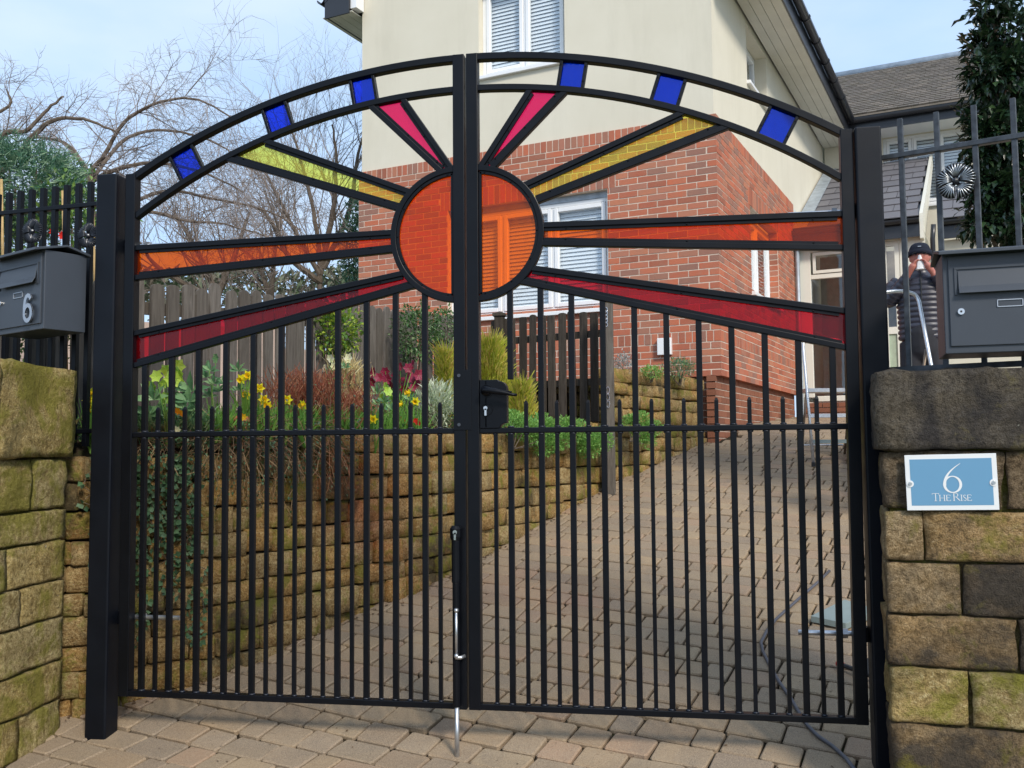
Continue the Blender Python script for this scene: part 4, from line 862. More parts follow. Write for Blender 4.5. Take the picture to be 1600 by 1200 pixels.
def railing(name, label, P0, P1, zr, ztops, zbot, spacing, wbar, rails, mat, offs=0):
    P0 = Vector(P0); P1 = Vector(P1); d = (P1 - P0); L = d.length; d.normalize(); root = thing(name, (P0 + P1) / 2 + Z * zbot, label, 'railing', 'railings on the boundary wall'); nrm = Vector((d.y, -d.x, 0))
    for z in rails: mb = MB(); mb.bar(P0 + Z * z, P1 + Z * z, .032, .022, nrm); mb.build('rail', mat, root, bevel=.003)
    s = offs; k = 0
    while s < L:
        c = P0 + d * s; mb = MB(); zt = ztops(s); mb.bar(c + Z * zbot, c + Z * zt, wbar, wbar, nrm); mb.build('bar', mat, root, bevel=.002); s += spacing; k += 1
    return root, d, nrm
railL, dL_, nL_ = railing('railing', 'black railing behind the letterbox numbered six', (-1.81, .20, 0), (-3.3, .385, 0), 2.42, lambda s: 2.545 - .02 * s, 1.22, .0725, .026, (2.425, 1.295), M['black'], .04)
nL_ = nL_ if nL_.y < 0 else -nL_
rosette(railL, at(53, 362, 4.80), nL_, .062, M['ros'], 1); rosette(railL, at(140, 369, 4.70), nL_, .062, M['ros'], 2)
bar2 = simple('worn_black_paint', (.045, .05, .058), .38, .3, .5, 30)
railR, dR_, nR_ = railing('railing', 'worn black railing with a metal flower above the blue sign pier', (1.745, .083, 0), (3.0, -.44, 0), 2.385, lambda s: 2.545 - .0 * s, 1.40, .1395, .021, (2.39,), bar2, .075)
nR_ = nR_ if nR_.y < 0 else -nR_
mb = MB(); mb.bar(Vector((1.745, .083, 1.50)), Vector((3.0, -.44, 1.50)), .03, .022, nR_); mb.build('rail', bar2, railR)
rosette(railR, at(1494, 284, 3.86), nR_, .074, simple('pewter_black', (.030, .032, .038), .3, .4, .4, 60), 3, simple('worn_rib', (.34, .36, .38), .3, .8, .3, 60))

# ------------------------------------------------------------------ ribbons for numerals and letters
def ribbon(mb, pts, w, fr, th):
    """flat stroke along 2d pts; w: width or list; fr(u, v, n) -> world"""
    n_ = len(pts); ws = w if isinstance(w, list) else [w] * n_; L_, R2 = [], []
    for i in range(n_):
        a = pts[max(i - 1, 0)]; b = pts[min(i + 1, n_ - 1)]; dx, dy = b[0] - a[0], b[1] - a[1]; l = math.hypot(dx, dy) or 1; nx, ny = -dy / l, dx / l
        L_.append((pts[i][0] + nx * ws[i] / 2, pts[i][1] + ny * ws[i] / 2)); R2.append((pts[i][0] - nx * ws[i] / 2, pts[i][1] - ny * ws[i] / 2))
    for i in range(n_ - 1):
        q = [L_[i], R2[i], R2[i + 1], L_[i + 1]]; mb.add([fr(*p, 0) for p in q] + [fr(*p, th) for p in q], [(4, 5, 6, 7), (0, 1, 5, 4), (2, 3, 7, 6), (3, 2, 1, 0)] + ([(0, 4, 7, 3)] if i == 0 else []) + ([(1, 2, 6, 5)] if i == n_ - 2 else []))
# ------------------------------------------------------------------ letterboxes
def letterbox(label, corner, fd, bd, w, h, dep, z0, number, side_first):
    """corner: front corner at which both faces are seen; fd: along the front away from it; bd: from the front to the back"""
    corner = Vector(corner); fd = Vector(fd).normalized(); bd = Vector(bd).normalized(); root = thing('letterbox', corner + fd * w / 2 + bd * dep / 2 + Z * z0, label, 'letterbox', 'anthracite letterboxes')
    P = lambda a, b, c: corner + fd * a + bd * b + Z * (z0 + c); A_ = M['anthracite']
    def bx(mb, a0, a1, b0, b1, c0, c1): mb.add([P(a, b, c) for a in (a0, a1) for b in (b0, b1) for c in (c0, c1)], [(0, 1, 3, 2), (4, 6, 7, 5), (0, 4, 5, 1), (2, 3, 7, 6), (0, 2, 6, 4), (1, 5, 7, 3)])
    mb = MB(); bx(mb, 0, w, .004, dep, 0, h); mb.build('body', A_, root, bevel=.003)
    mb = MB(); bx(mb, .018, w - .018, -.004, .006, .026, h - .012); mb.build('door', A_, root, bevel=.002)
    # lid: thin pitched plate that overhangs front and sides
    mb = MB(); sec = [(-.055, h - .010), (-.055, h - .022), (-.050, h - .022), (-.048, h - .004), (dep * .45, h + .030), (dep + .012, h + .006), (dep + .012, h + .012), (dep * .45, h + .037)]
    sec = [(-.052, h - .012), (-.052, h + .0), (dep * .5, h + .034), (dep + .012, h + .006), (dep + .012, h - .006), (dep * .5, h + .024)]
    mb.prism([P(-.016, b, c) for b, c in sec], fd * (w + .032)); mb.build('lid', A_, root, bevel=.0015)
    # slot with hinged flap, set in a shallow frame
    f0, f1 = (.045, w - .045) ; mb = MB(); bx(mb, f0 - .008, f0, -.009, -.004, h - .155, h - .06); bx(mb, f1, f1 + .008, -.009, -.004, h - .155, h - .06); bx(mb, f0 - .008, f1 + .008, -.009, -.004, h - .062, h - .054); mb.build('slot_frame', A_, root)
    mb = MB(); q = [(-.006, h - .068), (-.016, h - .125), (-.030, h - .150), (-.028, h - .152), (-.012, h - .126), (-.003, h - .069)]; mb.prism([P(f0 + .004, b, c) for b, c in q], fd * (f1 - f0 - .008)); mb.build('flap', M['anthracite'], root, bevel=.001)
    # name holder, lock
    c0 = w / 2 - .042; mb = MB(); bx(mb, c0, c0 + .084, -.0075, -.004, h - .205, h - .202); bx(mb, c0, c0 + .084, -.0075, -.004, h - .181, h - .178); bx(mb, c0, c0 + .003, -.0075, -.004, h - .205, h - .178); bx(mb, c0 + .081, c0 + .084, -.0075, -.004, h - .205, h - .178); mb.build('name_holder', M['silver'], root)
    mb = MB(); lk = w - .055 if number else .055; mb.tube([P(lk, -.004, h - .215), P(lk, -.012, h - .215)], .0115, 14); lo_ = mb.build('lock', M['steel'], root)
    mb = MB(); mb.tube([P(lk, -.012, h - .215), P(lk, -.0135, h - .215)], .004, 8); mb.build('keyhole', M['rubber'], lo_)
    if number:
        fr = lambda u, v, n: P(.137 - u * 1.18, -.012 - n, .036 + v * 1.18)
        loop = [(.030 + .026 * math.cos(a), .036 + .030 * math.sin(a)) for a in [R(180 - 360 * i / 28) for i in range(29)]]; stem = [(.004, .036), (.0045, .066), (.009, .088), (.018, .101), (.030, .105), (.042, .101), (.050, .089)]
        mb = MB(); ribbon(mb, loop, .0165, fr, .007); ribbon(mb, stem, .0165, fr, .0069); nb_ = mb.build('number_six', M['silver'], root)
        mb = MB(); mb.tube([P(.102, -.012, .05), P(.102, -.004, .05)], .003, 6); mb.tube([P(.102, -.012, .158), P(.102, -.004, .158)], .003, 6); mb.build('stud', M['silver'], nb_)
    return root
a_ = R(64); letterbox('anthracite letterbox with silver number six on the mossy left wall', (-1.953, -.178, 0), (-math.sin(a_), math.cos(a_), 0), (math.cos(a_), math.sin(a_), 0),   .43, .365, .205, 1.752, True, True)
letterbox('anthracite letterbox without a number above the blue sign pier', (1.838, -.412, 0), (.990, -.140, 0), (.140, .990, 0), .43, .365, .23, 1.516, False, False)

# ------------------------------------------------------------------ house sign
so_ = Vector((1.837, -.407, 1.056)); ta = R(1.0); e1 = (pe * math.cos(ta) + Z * math.sin(ta)); e2 = (Z * math.cos(ta) - pe * math.sin(ta)); nf = -pn
sgn_ = thing('house_sign', so_, 'pale blue house sign reading 6 The Rise on the right gate pier', 'sign')
SF = lambda u, v, n=0: so_ + e1 * u + e2 * v + nf * (.020 + n)
def sbox(mb, u0, u1, v0, v1, n0, n1): mb.add([SF(u, v, n) for u in (u0, u1) for v in (v0, v1) for n in (n0, n1)], [(0, 1, 3, 2), (4, 6, 7, 5), (0, 4, 5, 1), (2, 3, 7, 6), (0, 2, 6, 4), (1, 5, 7, 3)])
mb = MB(); sbox(mb, -.150, .150, -.099, .099, 0, .006); mb.build('backboard', M['signwhite'], sgn_, bevel=.001)
mb = MB(); sbox(mb, -.134, .134, -.082, .083, .006, .0066); mb.build('blue_panel', M['signblue'], sgn_)
for k in (-1, 1):
    mb = MB(); mb.tube([SF(k * .136, -.004, .006), SF(k * .136, -.004, .0085)], .0125, 18); mb.build('screw_boss', M['signwhite'], sgn_)
    mb = MB(); mb.tube([SF(k * .136, -.004, .0085), SF(k * .136, -.004, .0125)], [.0078, .0055], 14); mb.build('screw', M['steel'], sgn_)
fr = lambda u, v, n: SF(u, v, .0068 + n)
cx, cy, rx, ry = .004, -.008, .0265, .0285; loop = []; lw = []
for i in range(41):
    a = R(150 - 360 * i / 40); loop.append((cx + rx * math.cos(a), cy + ry * math.sin(a))); lw.append(.0035 + .0055 * abs(math.cos(a)) ** 1.5)
stem = []; sw = []
for i in range(15):
    t = i / 14; stem.append((cx - rx + .0005 + .055 * t ** 1.9, cy - .004 + .078 * t ** .85 - .0 * t)); sw.append(.0095 * (1 - t) + .0012)
mb = MB(); ribbon(mb, loop, lw, fr, .0008); ribbon(mb, stem, sw, fr, .0007); mb.build('numeral', M['signwhite'], sgn_)
mb = MB(); y0 = -.066
def st(x, y, x2, y2, w): ribbon(mb, [(x, y0 + y), (x2, y0 + y2)], w, fr, .0007)
def ser(x, y, l=.0045): st(x - l, y, x + l, y, .0012)
def T(x, h): st(x, 0, x, h, .0026); st(x - h * .42, h, x + h * .42, h, .0014); ser(x, 0); st(x - h * .42, h, x - h * .42, h * .82, .0012); st(x + h * .42, h, x + h * .42, h * .82, .0012)
def H_(x, h): st(x, 0, x, h, .0026); st(x + h * .72, 0, x + h * .72, h, .0026); st(x, h * .5, x + h * .72, h * .5, .0012); [ser(a, b, .003) for a in (x, x + h * .72) for b in (0, h)]
def E_(x, h): st(x, 0, x, h, .0026); st(x, h, x + h * .55, h, .0012); st(x, h * .52, x + h * .45, h * .52, .0012); st(x, 0, x + h * .6, 0, .0012); st(x + h * .55, h, x + h * .55, h * .82, .0012); st(x + h * .6, 0, x + h * .6, h * .2, .0012)
def R_l(x, h):
    st(x, 0, x, h, .0028); ser(x, 0, .003); ribbon(mb, [(x, y0 + h), (x + h * .32, y0 + h), (x + h * .48, y0 + h * .86), (x + h * .48, y0 + h * .68), (x + h * .32, y0 + h * .52), (x, y0 + h * .5)], [.0013, .0014, .0024, .0024, .0014, .0012], fr, .0007); st(x + h * .26, h * .52, x + h * .72, 0, .0024)
def I_(x, h): st(x, 0, x, h, .0026); ser(x, 0, .003); ser(x, h, .003)
def S_l(x, h): ribbon(mb, [(x + h * .42, y0 + h * .84), (x + h * .34, y0 + h * .97), (x + h * .18, y0 + h), (x + h * .04, y0 + h * .86), (x + h * .06, y0 + h * .66), (x + h * .24, y0 + h * .5), (x + h * .42, y0 + h * .34), (x + h * .44, y0 + h * .14), (x + h * .28, y0), (x + h * .1, y0 + h * .02), (x, y0 + h * .18)], [.001, .0014, .0015, .0019, .0022, .0026, .0022, .0019, .0015, .0014, .001], fr, .0007)
T(-.054, .0265); H_(-.040, .0205); E_(-.0175, .0205); R_l(.006, .0265); I_(.0305, .0205); S_l(.0365, .0205); E_(.0505, .0205); mb.build('lettering', M['signwhite'], sgn_)
# ------------------------------------------------------------------ timber fences
rng = random.Random(31)
f1 = thing('fence', (-1.8, 2.2, 1.3), 'weathered grey close-board fence behind the flower bed', 'fence', 'timber fences')
def pale_mesh(name, w, h, th, mat, top):
    mb = MB(); pts = [(-w / 2, 0), (w / 2, 0), (w / 2, h - top)] + [(w / 2 * math.cos(PI * i / 6), h - top + top * math.sin(PI * i / 6)) for i in range(1, 6)] + [(-w / 2, h - top)]
    mb.prism([(x, -th / 2, z) for x, z in pts], (0, th, 0)); return mb.mesh(name, mat)
PALE = [pale_mesh('pale', w, 1.15, .018, M['pale'], t) for w, t in ((.092, .035), (.088, .02), (.095, .045))]
L1 = FENCE[:6]; ln = sum((b - a).length for a, b in zip(L1, L1[1:])); s = 0.02; k = 0
while s < ln:
    t = s / ln; p = poly_pt(L1, t); d = (poly_pt(L1, min(1, t + .01)) - poly_pt(L1, max(0, t - .01))).normalized(); nrm = Vector((d.y, -d.x, 0)); top = 2.13 + .32 * max(0, t - .12) / .88 + rng.gauss(0, .012)
    c = p + nrm * (.0 if k % 7 else -.012); link('pale', rng.choice(PALE), f1, frame_mat((c.x, c.y, top - 1.15), d, -nrm, Z) @ Matrix.Rotation(rng.gauss(0, .008), 4, 'Y')); s += .117 + rng.uniform(-.006, .012); k += 1
for zz in (.35, 1.0):
    mb = MB()
    for i in range(24):
        a, b = poly_pt(L1, i / 24), poly_pt(L1, (i + 1) / 24); z0 = 2.13 + .32 * max(0, i / 24 - .12) / .88 - 1.15 + zz; mb.bar(a + Vector((-.04, .03, z0)), b + Vector((-.04, .03, z0 + .01)), .07, .035, Z)
    mb.build('fence_rail', M['pale'], f1)
f2 = thing('fence', (-.3, 4.75, 1.6), 'dark stained picket fence with gaps in front of the brick house', 'fence', 'timber fences')
PK = [pale_mesh('picket', w, .98, .016, M['picket'], t) for w, t in ((.076, .01), (.070, .018), (.078, .006))]
A2, B2 = Vector((-.92, 5.02, 0)), Vector((.22, 4.52, 0)); d = (B2 - A2); L = d.length; d.normalize(); nrm = Vector((d.y, -d.x, 0)); s = .06
while s < L - .05:
    c = A2 + d * s; link('picket', rng.choice(PK), f2, frame_mat((c.x, c.y, 1.47 + rng.gauss(0, .012)), d, -nrm, Z) @ Matrix.Rotation(rng.gauss(0, .01), 4, 'Y')); s += .108 + rng.uniform(-.006, .006)
for z in (1.80, 2.235): mb = MB(); mb.bar(A2 - nrm * .03 + Z * z, B2 - nrm * .03 + Z * z, .035, .062, nrm); mb.build('fence_rail', M['picket'], f2)
c = at(781, 560, 9.25); mb = MB(); mb.b2((c.x - .045, c.y - .045, 1.3), (c.x + .045, c.y + .045, 2.475)); po_ = mb.build('fence_post', M['picket'], f2, bevel=.004); mb = MB(); mb.b2((c.x - .06, c.y - .06, 2.475), (c.x + .06, c.y + .06, 2.50)); mb.add([(c.x + a * .055, c.y + b * .055, 2.50) for a, b in ((-1, -1), (1, -1), (1, 1), (-1, 1))] + [(c.x, c.y, 2.525)], [(0, 1, 4), (1, 2, 4), (2, 3, 4), (3, 0, 4)]); mb.build('post_cap', M['picket'], po_)
tp_ = at(952, 700, 8.35); mb = MB(); mb.b2((tp_.x - .048, tp_.y - .05, .6), (tp_.x + .048, tp_.y + .05, 2.50)); o = mb.build('timber_post', M['pale'], None, bevel=.004); tag(o, 'tall weathered timber post standing on the drive at the step in the wall', 'post')
mb = MB()
for i in range(5): mb.tube([(tp_.x - .01 + .016 * math.cos(a), tp_.y - .056 - .006 * (i % 2), 2.40 - i * .032 + .022 * math.sin(a)) for a in [2 * PI * j / 10 for j in range(11)]], .0045, 5)
mb.build('chain', M['steel'], o)
mb = MB()
for i in range(3): mb.tube([(tp_.x + .0 + .013 * math.cos(a), tp_.y - .056 - .006 * (i % 2), 1.70 - i * .06 + .03 * math.sin(a)) for a in [2 * PI * j / 10 for j in range(11)]], .005, 5)
mb.build('chain', M['steel'], o)

# ------------------------------------------------------------------ plants
def leaf_at(mb, p, d, up, l, w, fold=.25, bend=.15):
    """one folded, slightly drooping leaf from p along d"""
    d = d.normalized(); s_ = d.cross(up)
    if s_.length < .05: s_ = d.cross(Vector((1, 0, .3)))
    s_.normalize(); u = s_.cross(d); m_ = p + d * l * .48; mb.add([p, m_ + s_ * w / 2 + u * w * fold, p + d * l - u * l * bend, m_ - s_ * w / 2 + u * w * fold, m_], [(0, 4, 1), (1, 4, 2), (2, 4, 3), (3, 4, 0)])
def rv(rg):
    while True:
        v = Vector((rg.uniform(-1, 1), rg.uniform(-1, 1), rg.uniform(-1, 1)))
        if .05 < v.length < 1: return v
def cloud(rg, c, rad, n, l, w, shell=.55, upb=.2, lump=.35, seed=0):
    mb = MB(); c = Vector(c)
    for _ in range(n):
        v = rv(rg); u = v.normalized(); k = shell + (1 - shell) * rg.random(); k *= 1 + lump * noise.noise(u * 2.2 + Vector((seed, seed * .7, 0)))
        p = c + Vector((u.x * rad[0], u.y * rad[1], u.z * rad[2])) * k; d = (u * .7 + rv(rg) * .8 + Vector((0, 0, upb))); s_ = rg.uniform(.65, 1.2); leaf_at(mb, p, d, Z + rv(rg) * .6, l * s_, w * s_)
    return mb
def blade(mb, p, d, l, w, droop, seg=4):
    """strap leaf or shoot"""
    p = Vector(p); d = Vector(d).normalized(); s_ = d.cross(Vector((.3, .8, .1))).normalized(); b = len(mb.v); vs = []
    for i in range(seg + 1):
        t = i / seg; ww = w * (1 - t * t) * .5 + .0008; vs += [p - s_ * ww, p + s_ * ww]; p = p + d * (l / seg); d = (d + Vector((0, 0, -droop / seg))).normalized()
    mb.add(vs, [(2 * i, 2 * i + 1, 2 * i + 3, 2 * i + 2) for i in range(seg)])
LM = {}
LM['camellia'] = leafmat('camellia_leaf', [(.018, .045, .018), (.030, .066, .024), (.022, .050, .034), (.045, .085, .030)], .25, .12, .7, .8)
LM['ivy'] = leafmat('ivy_leaf', [(.05, .10, .05), (.075, .14, .07), (.11, .17, .10), (.06, .12, .05)], .4, .2)
LM['lime'] = leafmat('lime_petal', [(.36, .52, .06), (.46, .62, .10), (.40, .58, .12)], .5, .4)
LM['hell'] = leafmat('hellebore_leaf', [(.08, .18, .085), (.12, .24, .11), (.17, .30, .13)], .4, .25)
LM['grass'] = leafmat('bulb_leaf', [(.11, .25, .045), (.16, .33, .065), (.22, .40, .09)], .45, .35)
LM['cover'] = leafmat('cushion_leaf', [(.12, .25, .05), (.18, .34, .08), (.25, .43, .11), (.14, .30, .08)], .5, .3)
LM['rust'] = leafmat('rust_leaf', [(.26, .075, .045), (.34, .12, .06), (.22, .09, .055), (.40, .19, .10)], .7, .25)
LM['tan'] = leafmat('tan_leaf', [(.42, .33, .14), (.52, .44, .22), (.38, .26, .13), (.55, .50, .30)], .7, .3)
LM['yellowgreen'] = leafmat('gold_shrub_leaf', [(.10, .20, .03), (.22, .32, .04), (.34, .40, .05), (.07, .15, .03)], .4, .35)
LM['euon'] = leafmat('dark_shrub_leaf', [(.035, .085, .025), (.05, .12, .035), (.08, .16, .05), (.16, .22, .10)], .35, .2)
LM['conifer'] = leafmat('gold_conifer', [(.26, .30, .025), (.36, .36, .04), (.44, .38, .06), (.20, .26, .03), (.46, .34, .10)], .6, .3)
LM['silver'] = leafmat('silver_leaf', [(.32, .38, .26), (.44, .48, .36), (.24, .32, .16), (.52, .56, .44)], .6, .3)
LM['grey'] = leafmat('grey_leaf', [(.30, .31, .30), (.42, .43, .42), (.22, .23, .22)], .7, .2)
LM['rosem'] = leafmat('blue_green_leaf', [(.07, .15, .085), (.10, .19, .11), (.15, .25, .09)], .5, .25)
LM['daff'] = leafmat('daffodil_petal', [(.88, .66, .02), (.92, .74, .03)], .5, .35); LM['daffc'] = leafmat('daffodil_trumpet', [(.86, .46, .01), (.92, .54, .015)], .5, .3)
LM['maroon'] = leafmat('maroon_petal', [(.26, .018, .045), (.36, .035, .085), (.20, .012, .035), (.36, .05, .11)], .5, .3, .4, .95)
LM['redf'] = leafmat('red_petal', [(.70, .035, .02), (.60, .03, .03)], .5, .3); LM['orangef'] = leafmat('orange_petal', [(.88, .34, .01), (.90, .45, .02)], .5, .3); LM['creamf'] = leafmat('cream_petal', [(.72, .72, .42), (.8, .8, .55)], .5, .3)
LM['spruce'] = leafmat('blue_conifer', [(.030, .085, .050), (.05, .13, .075), (.09, .18, .10), (.22, .32, .20)], .5, .25)
LM['hedge'] = leafmat('hedge_leaf', [(.06, .13, .025), (.10, .19, .04), (.16, .25, .05), (.05, .10, .03)], .45, .3)
LM['brambl'] = leafmat('dry_stem', [(.20, .12, .06), (.28, .19, .10), (.15, .10, .06)], .9, .1)
rg = random.Random(77)
def plant(name, base, label, cat, parts, group=None):
    root = thing(name, base, label, cat, group)
    for pn_, mb, mt_ in parts: link(pn_, mb.mesh(pn_, mt_), root)
    return root
def stems(base, tips, r_=.006, bend=.05):
    mb = MB(); base = Vector(base)
    for t in tips: t = Vector(t); m_ = base.lerp(t, .5) + rv(rg) * bend; mb.tube([base + rv(rg) * .02, m_, t], [r_, r_ * .8, r_ * .5], 5)
    return mb
def px_shrub(name, label, px, py, depth, rad, n, l, w, mt_, basez, cat='shrub', shell=.45, group=None, lump=.35, upb=.2):
    c = at(px, py, depth); base = Vector((c.x, c.y, basez)); mb = cloud(rg, c, rad, n, l, w, shell, upb, lump, px * .01)
    return plant(name, base, label, cat, [('foliage', mb, mt_), ('stem', stems(base, [c + Vector((rg.uniform(-.5, .5) * rad[0], rg.uniform(-.5, .5) * rad[1], rg.uniform(-.2, .4) * rad[2])) for _ in range(6)]), M['bark'])], group)
px_shrub('golden_shrub', 'round golden green shrub beside the close-board fence', 527, 517, 7.0, (.19, .20, .21), 900, .042, .026, LM['yellowgreen'], 1.35)
px_shrub('dark_shrub', 'round dark green small leaved shrub left of the centre stiles', 652, 522, 7.7, (.21, .22, .25), 1500, .034, .018, LM['euon'], 1.40)
px_shrub('dark_shrub', 'loose dark green shrub just left of the gate centre by the fence', 696, 512, 8.3, (.11, .12, .20), 450, .036, .018, LM['euon'], 1.45)
# rusty heath: fine twigs with small leaves
def twig_shrub(name, label, px, py, depth, rad, n, mt_, basez, l=.10, w=.006, lf=0):
    c = at(px, py, depth); base = Vector((c.x, c.y, basez)); mb = MB()
    for _ in range(n):
        p = Vector((c.x + rg.gauss(0, rad[0] * .5), c.y + rg.gauss(0, rad[1] * .5), basez + rg.uniform(0, 1) ** .7 * (c.z + rad[2] - basez) * (1 - .3 * abs(rg.gauss(0, .5))))); blade(mb, p, Vector((rg.gauss(0, .5), rg.gauss(0, .5), 1)), l * rg.uniform(.5, 1.3), w, rg.uniform(-.2, .5), 3)
        if lf and rg.random() < lf: leaf_at(mb, p, rv(rg) + Z * .3, Z, .018, .010)
    return plant(name, base, label, 'shrub', [('twigs', mb, mt_), ('stem', stems(base, [c + rv(rg) * .1 for _ in range(8)], .004), M['bark'])])
twig_shrub('russet_heath', 'low russet twiggy heath in the middle of the flower bed', 478, 610, 5.9, (.26, .16, .10), 1500, LM['rust'], 1.26, .09, .005, .5)
twig_shrub('tan_shrub', 'pale tan feathery shrub behind the russet heath', 548, 590, 6.4, (.10, .10, .12), 520, LM['tan'], 1.30, .09, .005, .8)
twig_shrub('russet_heath', 'russet heath in front of the tan feathery shrub', 552, 628, 6.1, (.13, .12, .06), 480, LM['rust'], 1.28, .07, .005, .5)
def conifer_tuft(name, label, px, py, depth, rad, n, mt_, basez):
    c = at(px, py, depth); base = Vector((c.x, c.y, basez)); mb = MB(); H = c.z + rad[2] - basez
    for _ in range(n):
        t = rg.random() ** .8; k = math.sqrt(rg.random()); a = rg.uniform(0, 2 * PI); w_ = (1 - t * .75); p = Vector((c.x + rad[0] * k * w_ * math.cos(a), c.y + rad[1] * k * w_ * math.sin(a), basez + H * t * .9)); d = Vector((math.cos(a) * .5, math.sin(a) * .5, .9)) + rv(rg) * .35
        blade(mb, p, d + rv(rg) * .3, rg.uniform(.05, .19), .008, .1, 2)
        for _ in range(2): blade(mb, p + d.normalized() * rg.uniform(.01, .06), d + rv(rg) * .7, rg.uniform(.02, .05), .008, .1, 1)
    return plant(name, base, label, 'shrub', [('foliage', mb, mt_), ('stem', stems(base, [c + rv(rg) * .08 for _ in range(6)], .006), M['bark'])])
conifer_tuft('golden_conifer', 'golden yellow feathery conifer behind the gate lock', 765, 585, 7.9, (.24, .22, .30), 1900, LM['conifer'], 1.42)
conifer_tuft('golden_conifer', 'small golden conifer tuft just left of the centre stiles', 698, 580, 7.5, (.11, .11, .18), 500, LM['conifer'], 1.40)
conifer_tuft('golden_conifer', 'low golden conifer spray right of the lever handle', 815, 615, 7.7, (.12, .12, .08), 420, LM['conifer'], 1.40)
px_shrub('silver_shrub', 'silvery variegated shrub left of the lock plate', 681, 635, 6.5, (.125, .13, .15), 650, .07, .013, LM['silver'], 1.28, upb=.9)
px_shrub('grey_shrub', 'ash grey cotton lavender right of the timber post', 974, 578, 9.0, (.11, .12, .17), 700, .028, .012, LM['grey'], 1.83)
px_shrub('rosemary', 'green rosemary on the upper bed below the meter box', 1062, 577, 9.6, (.17, .14, .11), 900, .035, .009, LM['rosem'], 1.83, upb=.6)
px_shrub('rosemary', 'light green cushion plant left of the rosemary on the upper bed', 1018, 583, 9.2, (.13, .12, .07), 600, .026, .012, LM['cover'], 1.83, upb=.5)
# cushions of ground cover that spill over the wall
def cushion(label, pts, depth_fn, n, r_):
    mb = MB(); ps = [at(px, py, depth_fn(px)) for px, py in pts]
    for _ in range(n):
        a = rg.choice(ps); u = rv(rg); p = a + Vector((u.x * r_ * 1.2, u.y * r_ * 1.2, u.z * r_)); leaf_at(mb, p, u + Z * .5 + rv(rg) * .5, Z + rv(rg) * .5, rg.uniform(.018, .034), rg.uniform(.011, .018))
    base = ps[0].copy(); base.z = min(p.z for p in ps); return plant('cushion_plant', base, label, 'cushion plant', [('foliage', mb, LM['cover']), ('stem', stems(base, ps[:6], .004), M['bark'])], 'green cushion plants on the retaining wall')
dW = lambda px: 4.7 + (px - 250) * .0037 + .22
cushion('green cushion plant spilling over the wall below the dark shrub', [(535, 690), (548, 705), (560, 715), (555, 695), (565, 690), (575, 700)], dW, 1800, .055)
cushion('bright green cushion plant on the wall left of the centre stiles', [(600, 680), (615, 690), (630, 695), (635, 685), (650, 672), (620, 670), (632, 705)], dW, 2600, .06)
cushion('broad bright green cushion plant spilling over the wall right of the lock', [(800, 660), (815, 668), (830, 675), (845, 665), (860, 672), (875, 685), (885, 668), (900, 672), (915, 690), (930, 685), (860, 690), (850, 695), (920, 700), (940, 690)], lambda px: 6.9 + (px - 800) * .0085, 7500, .085)
cushion('small green cushion plant right of the timber post', [(985, 660), (1000, 655), (1010, 672), (1020, 668), (1000, 680), (1012, 690)], lambda px: 8.55 + (px - 980) * .005, 2200, .07)
# bulbs
mb = MB()
for _ in range(1500):
    px = rg.uniform(330, 665); p = at(px, rg.uniform(672, 694), 4.95 + (px - 330) * .0040 + rg.uniform(0, .25)); blade(mb, p, Vector((rg.gauss(0, .35), rg.gauss(0, .35), 1)), rg.uniform(.10, .20), .009, rg.uniform(.1, 1.0), 4)
o = link('bulb_foliage', mb.mesh('bulb_foliage', LM['grass'])); tag(o, 'band of green bulb leaves along the top of the stone wall', 'bulb leaves', kind='stuff')
mb = MB()
for _ in range(520):
    px = rg.uniform(218, 330); p = at(px, rg.uniform(660, 700), 4.95 + rg.uniform(0, .25)); blade(mb, p, Vector((rg.gauss(0, .5), rg.gauss(0, .5), 1)), rg.uniform(.07, .16), .009, rg.uniform(.2, 1.2), 4)
o = link('edging_grass', mb.mesh('edging_grass', LM['hell'])); tag(o, 'tufty green grass at the left end of the wall top', 'grass', kind='stuff')
mb = MB()
for _ in range(5200):
    i = rg.random(); s = i * S_STEP * .62; p, d = wpt(s); nrm = Vector((d.y, -d.x, 0)); f = poly_pt(FENCE[:6], i * .62); q = (p - nrm * .06).lerp(f, rg.random() ** 1.1); q.z = 1.20 + .16 * i + rg.uniform(0, .12) * (1 + .8 * noise.noise(Vector((q.x * 4, q.y * 4, 0)))); leaf_at(mb, q, rv(rg) + Z * .5, Z + rv(rg) * .4, rg.uniform(.018, .05), rg.uniform(.010, .026))
o = link('bed_foliage', mb.mesh('bed_foliage', leafmat('bed_leaf', [(.05, .11, .03), (.08, .16, .045), (.12, .20, .06), (.16, .10, .05), (.06, .13, .06)], .5, .25))); tag(o, 'mixed low green foliage filling the flower bed', 'bed plants', kind='stuff')
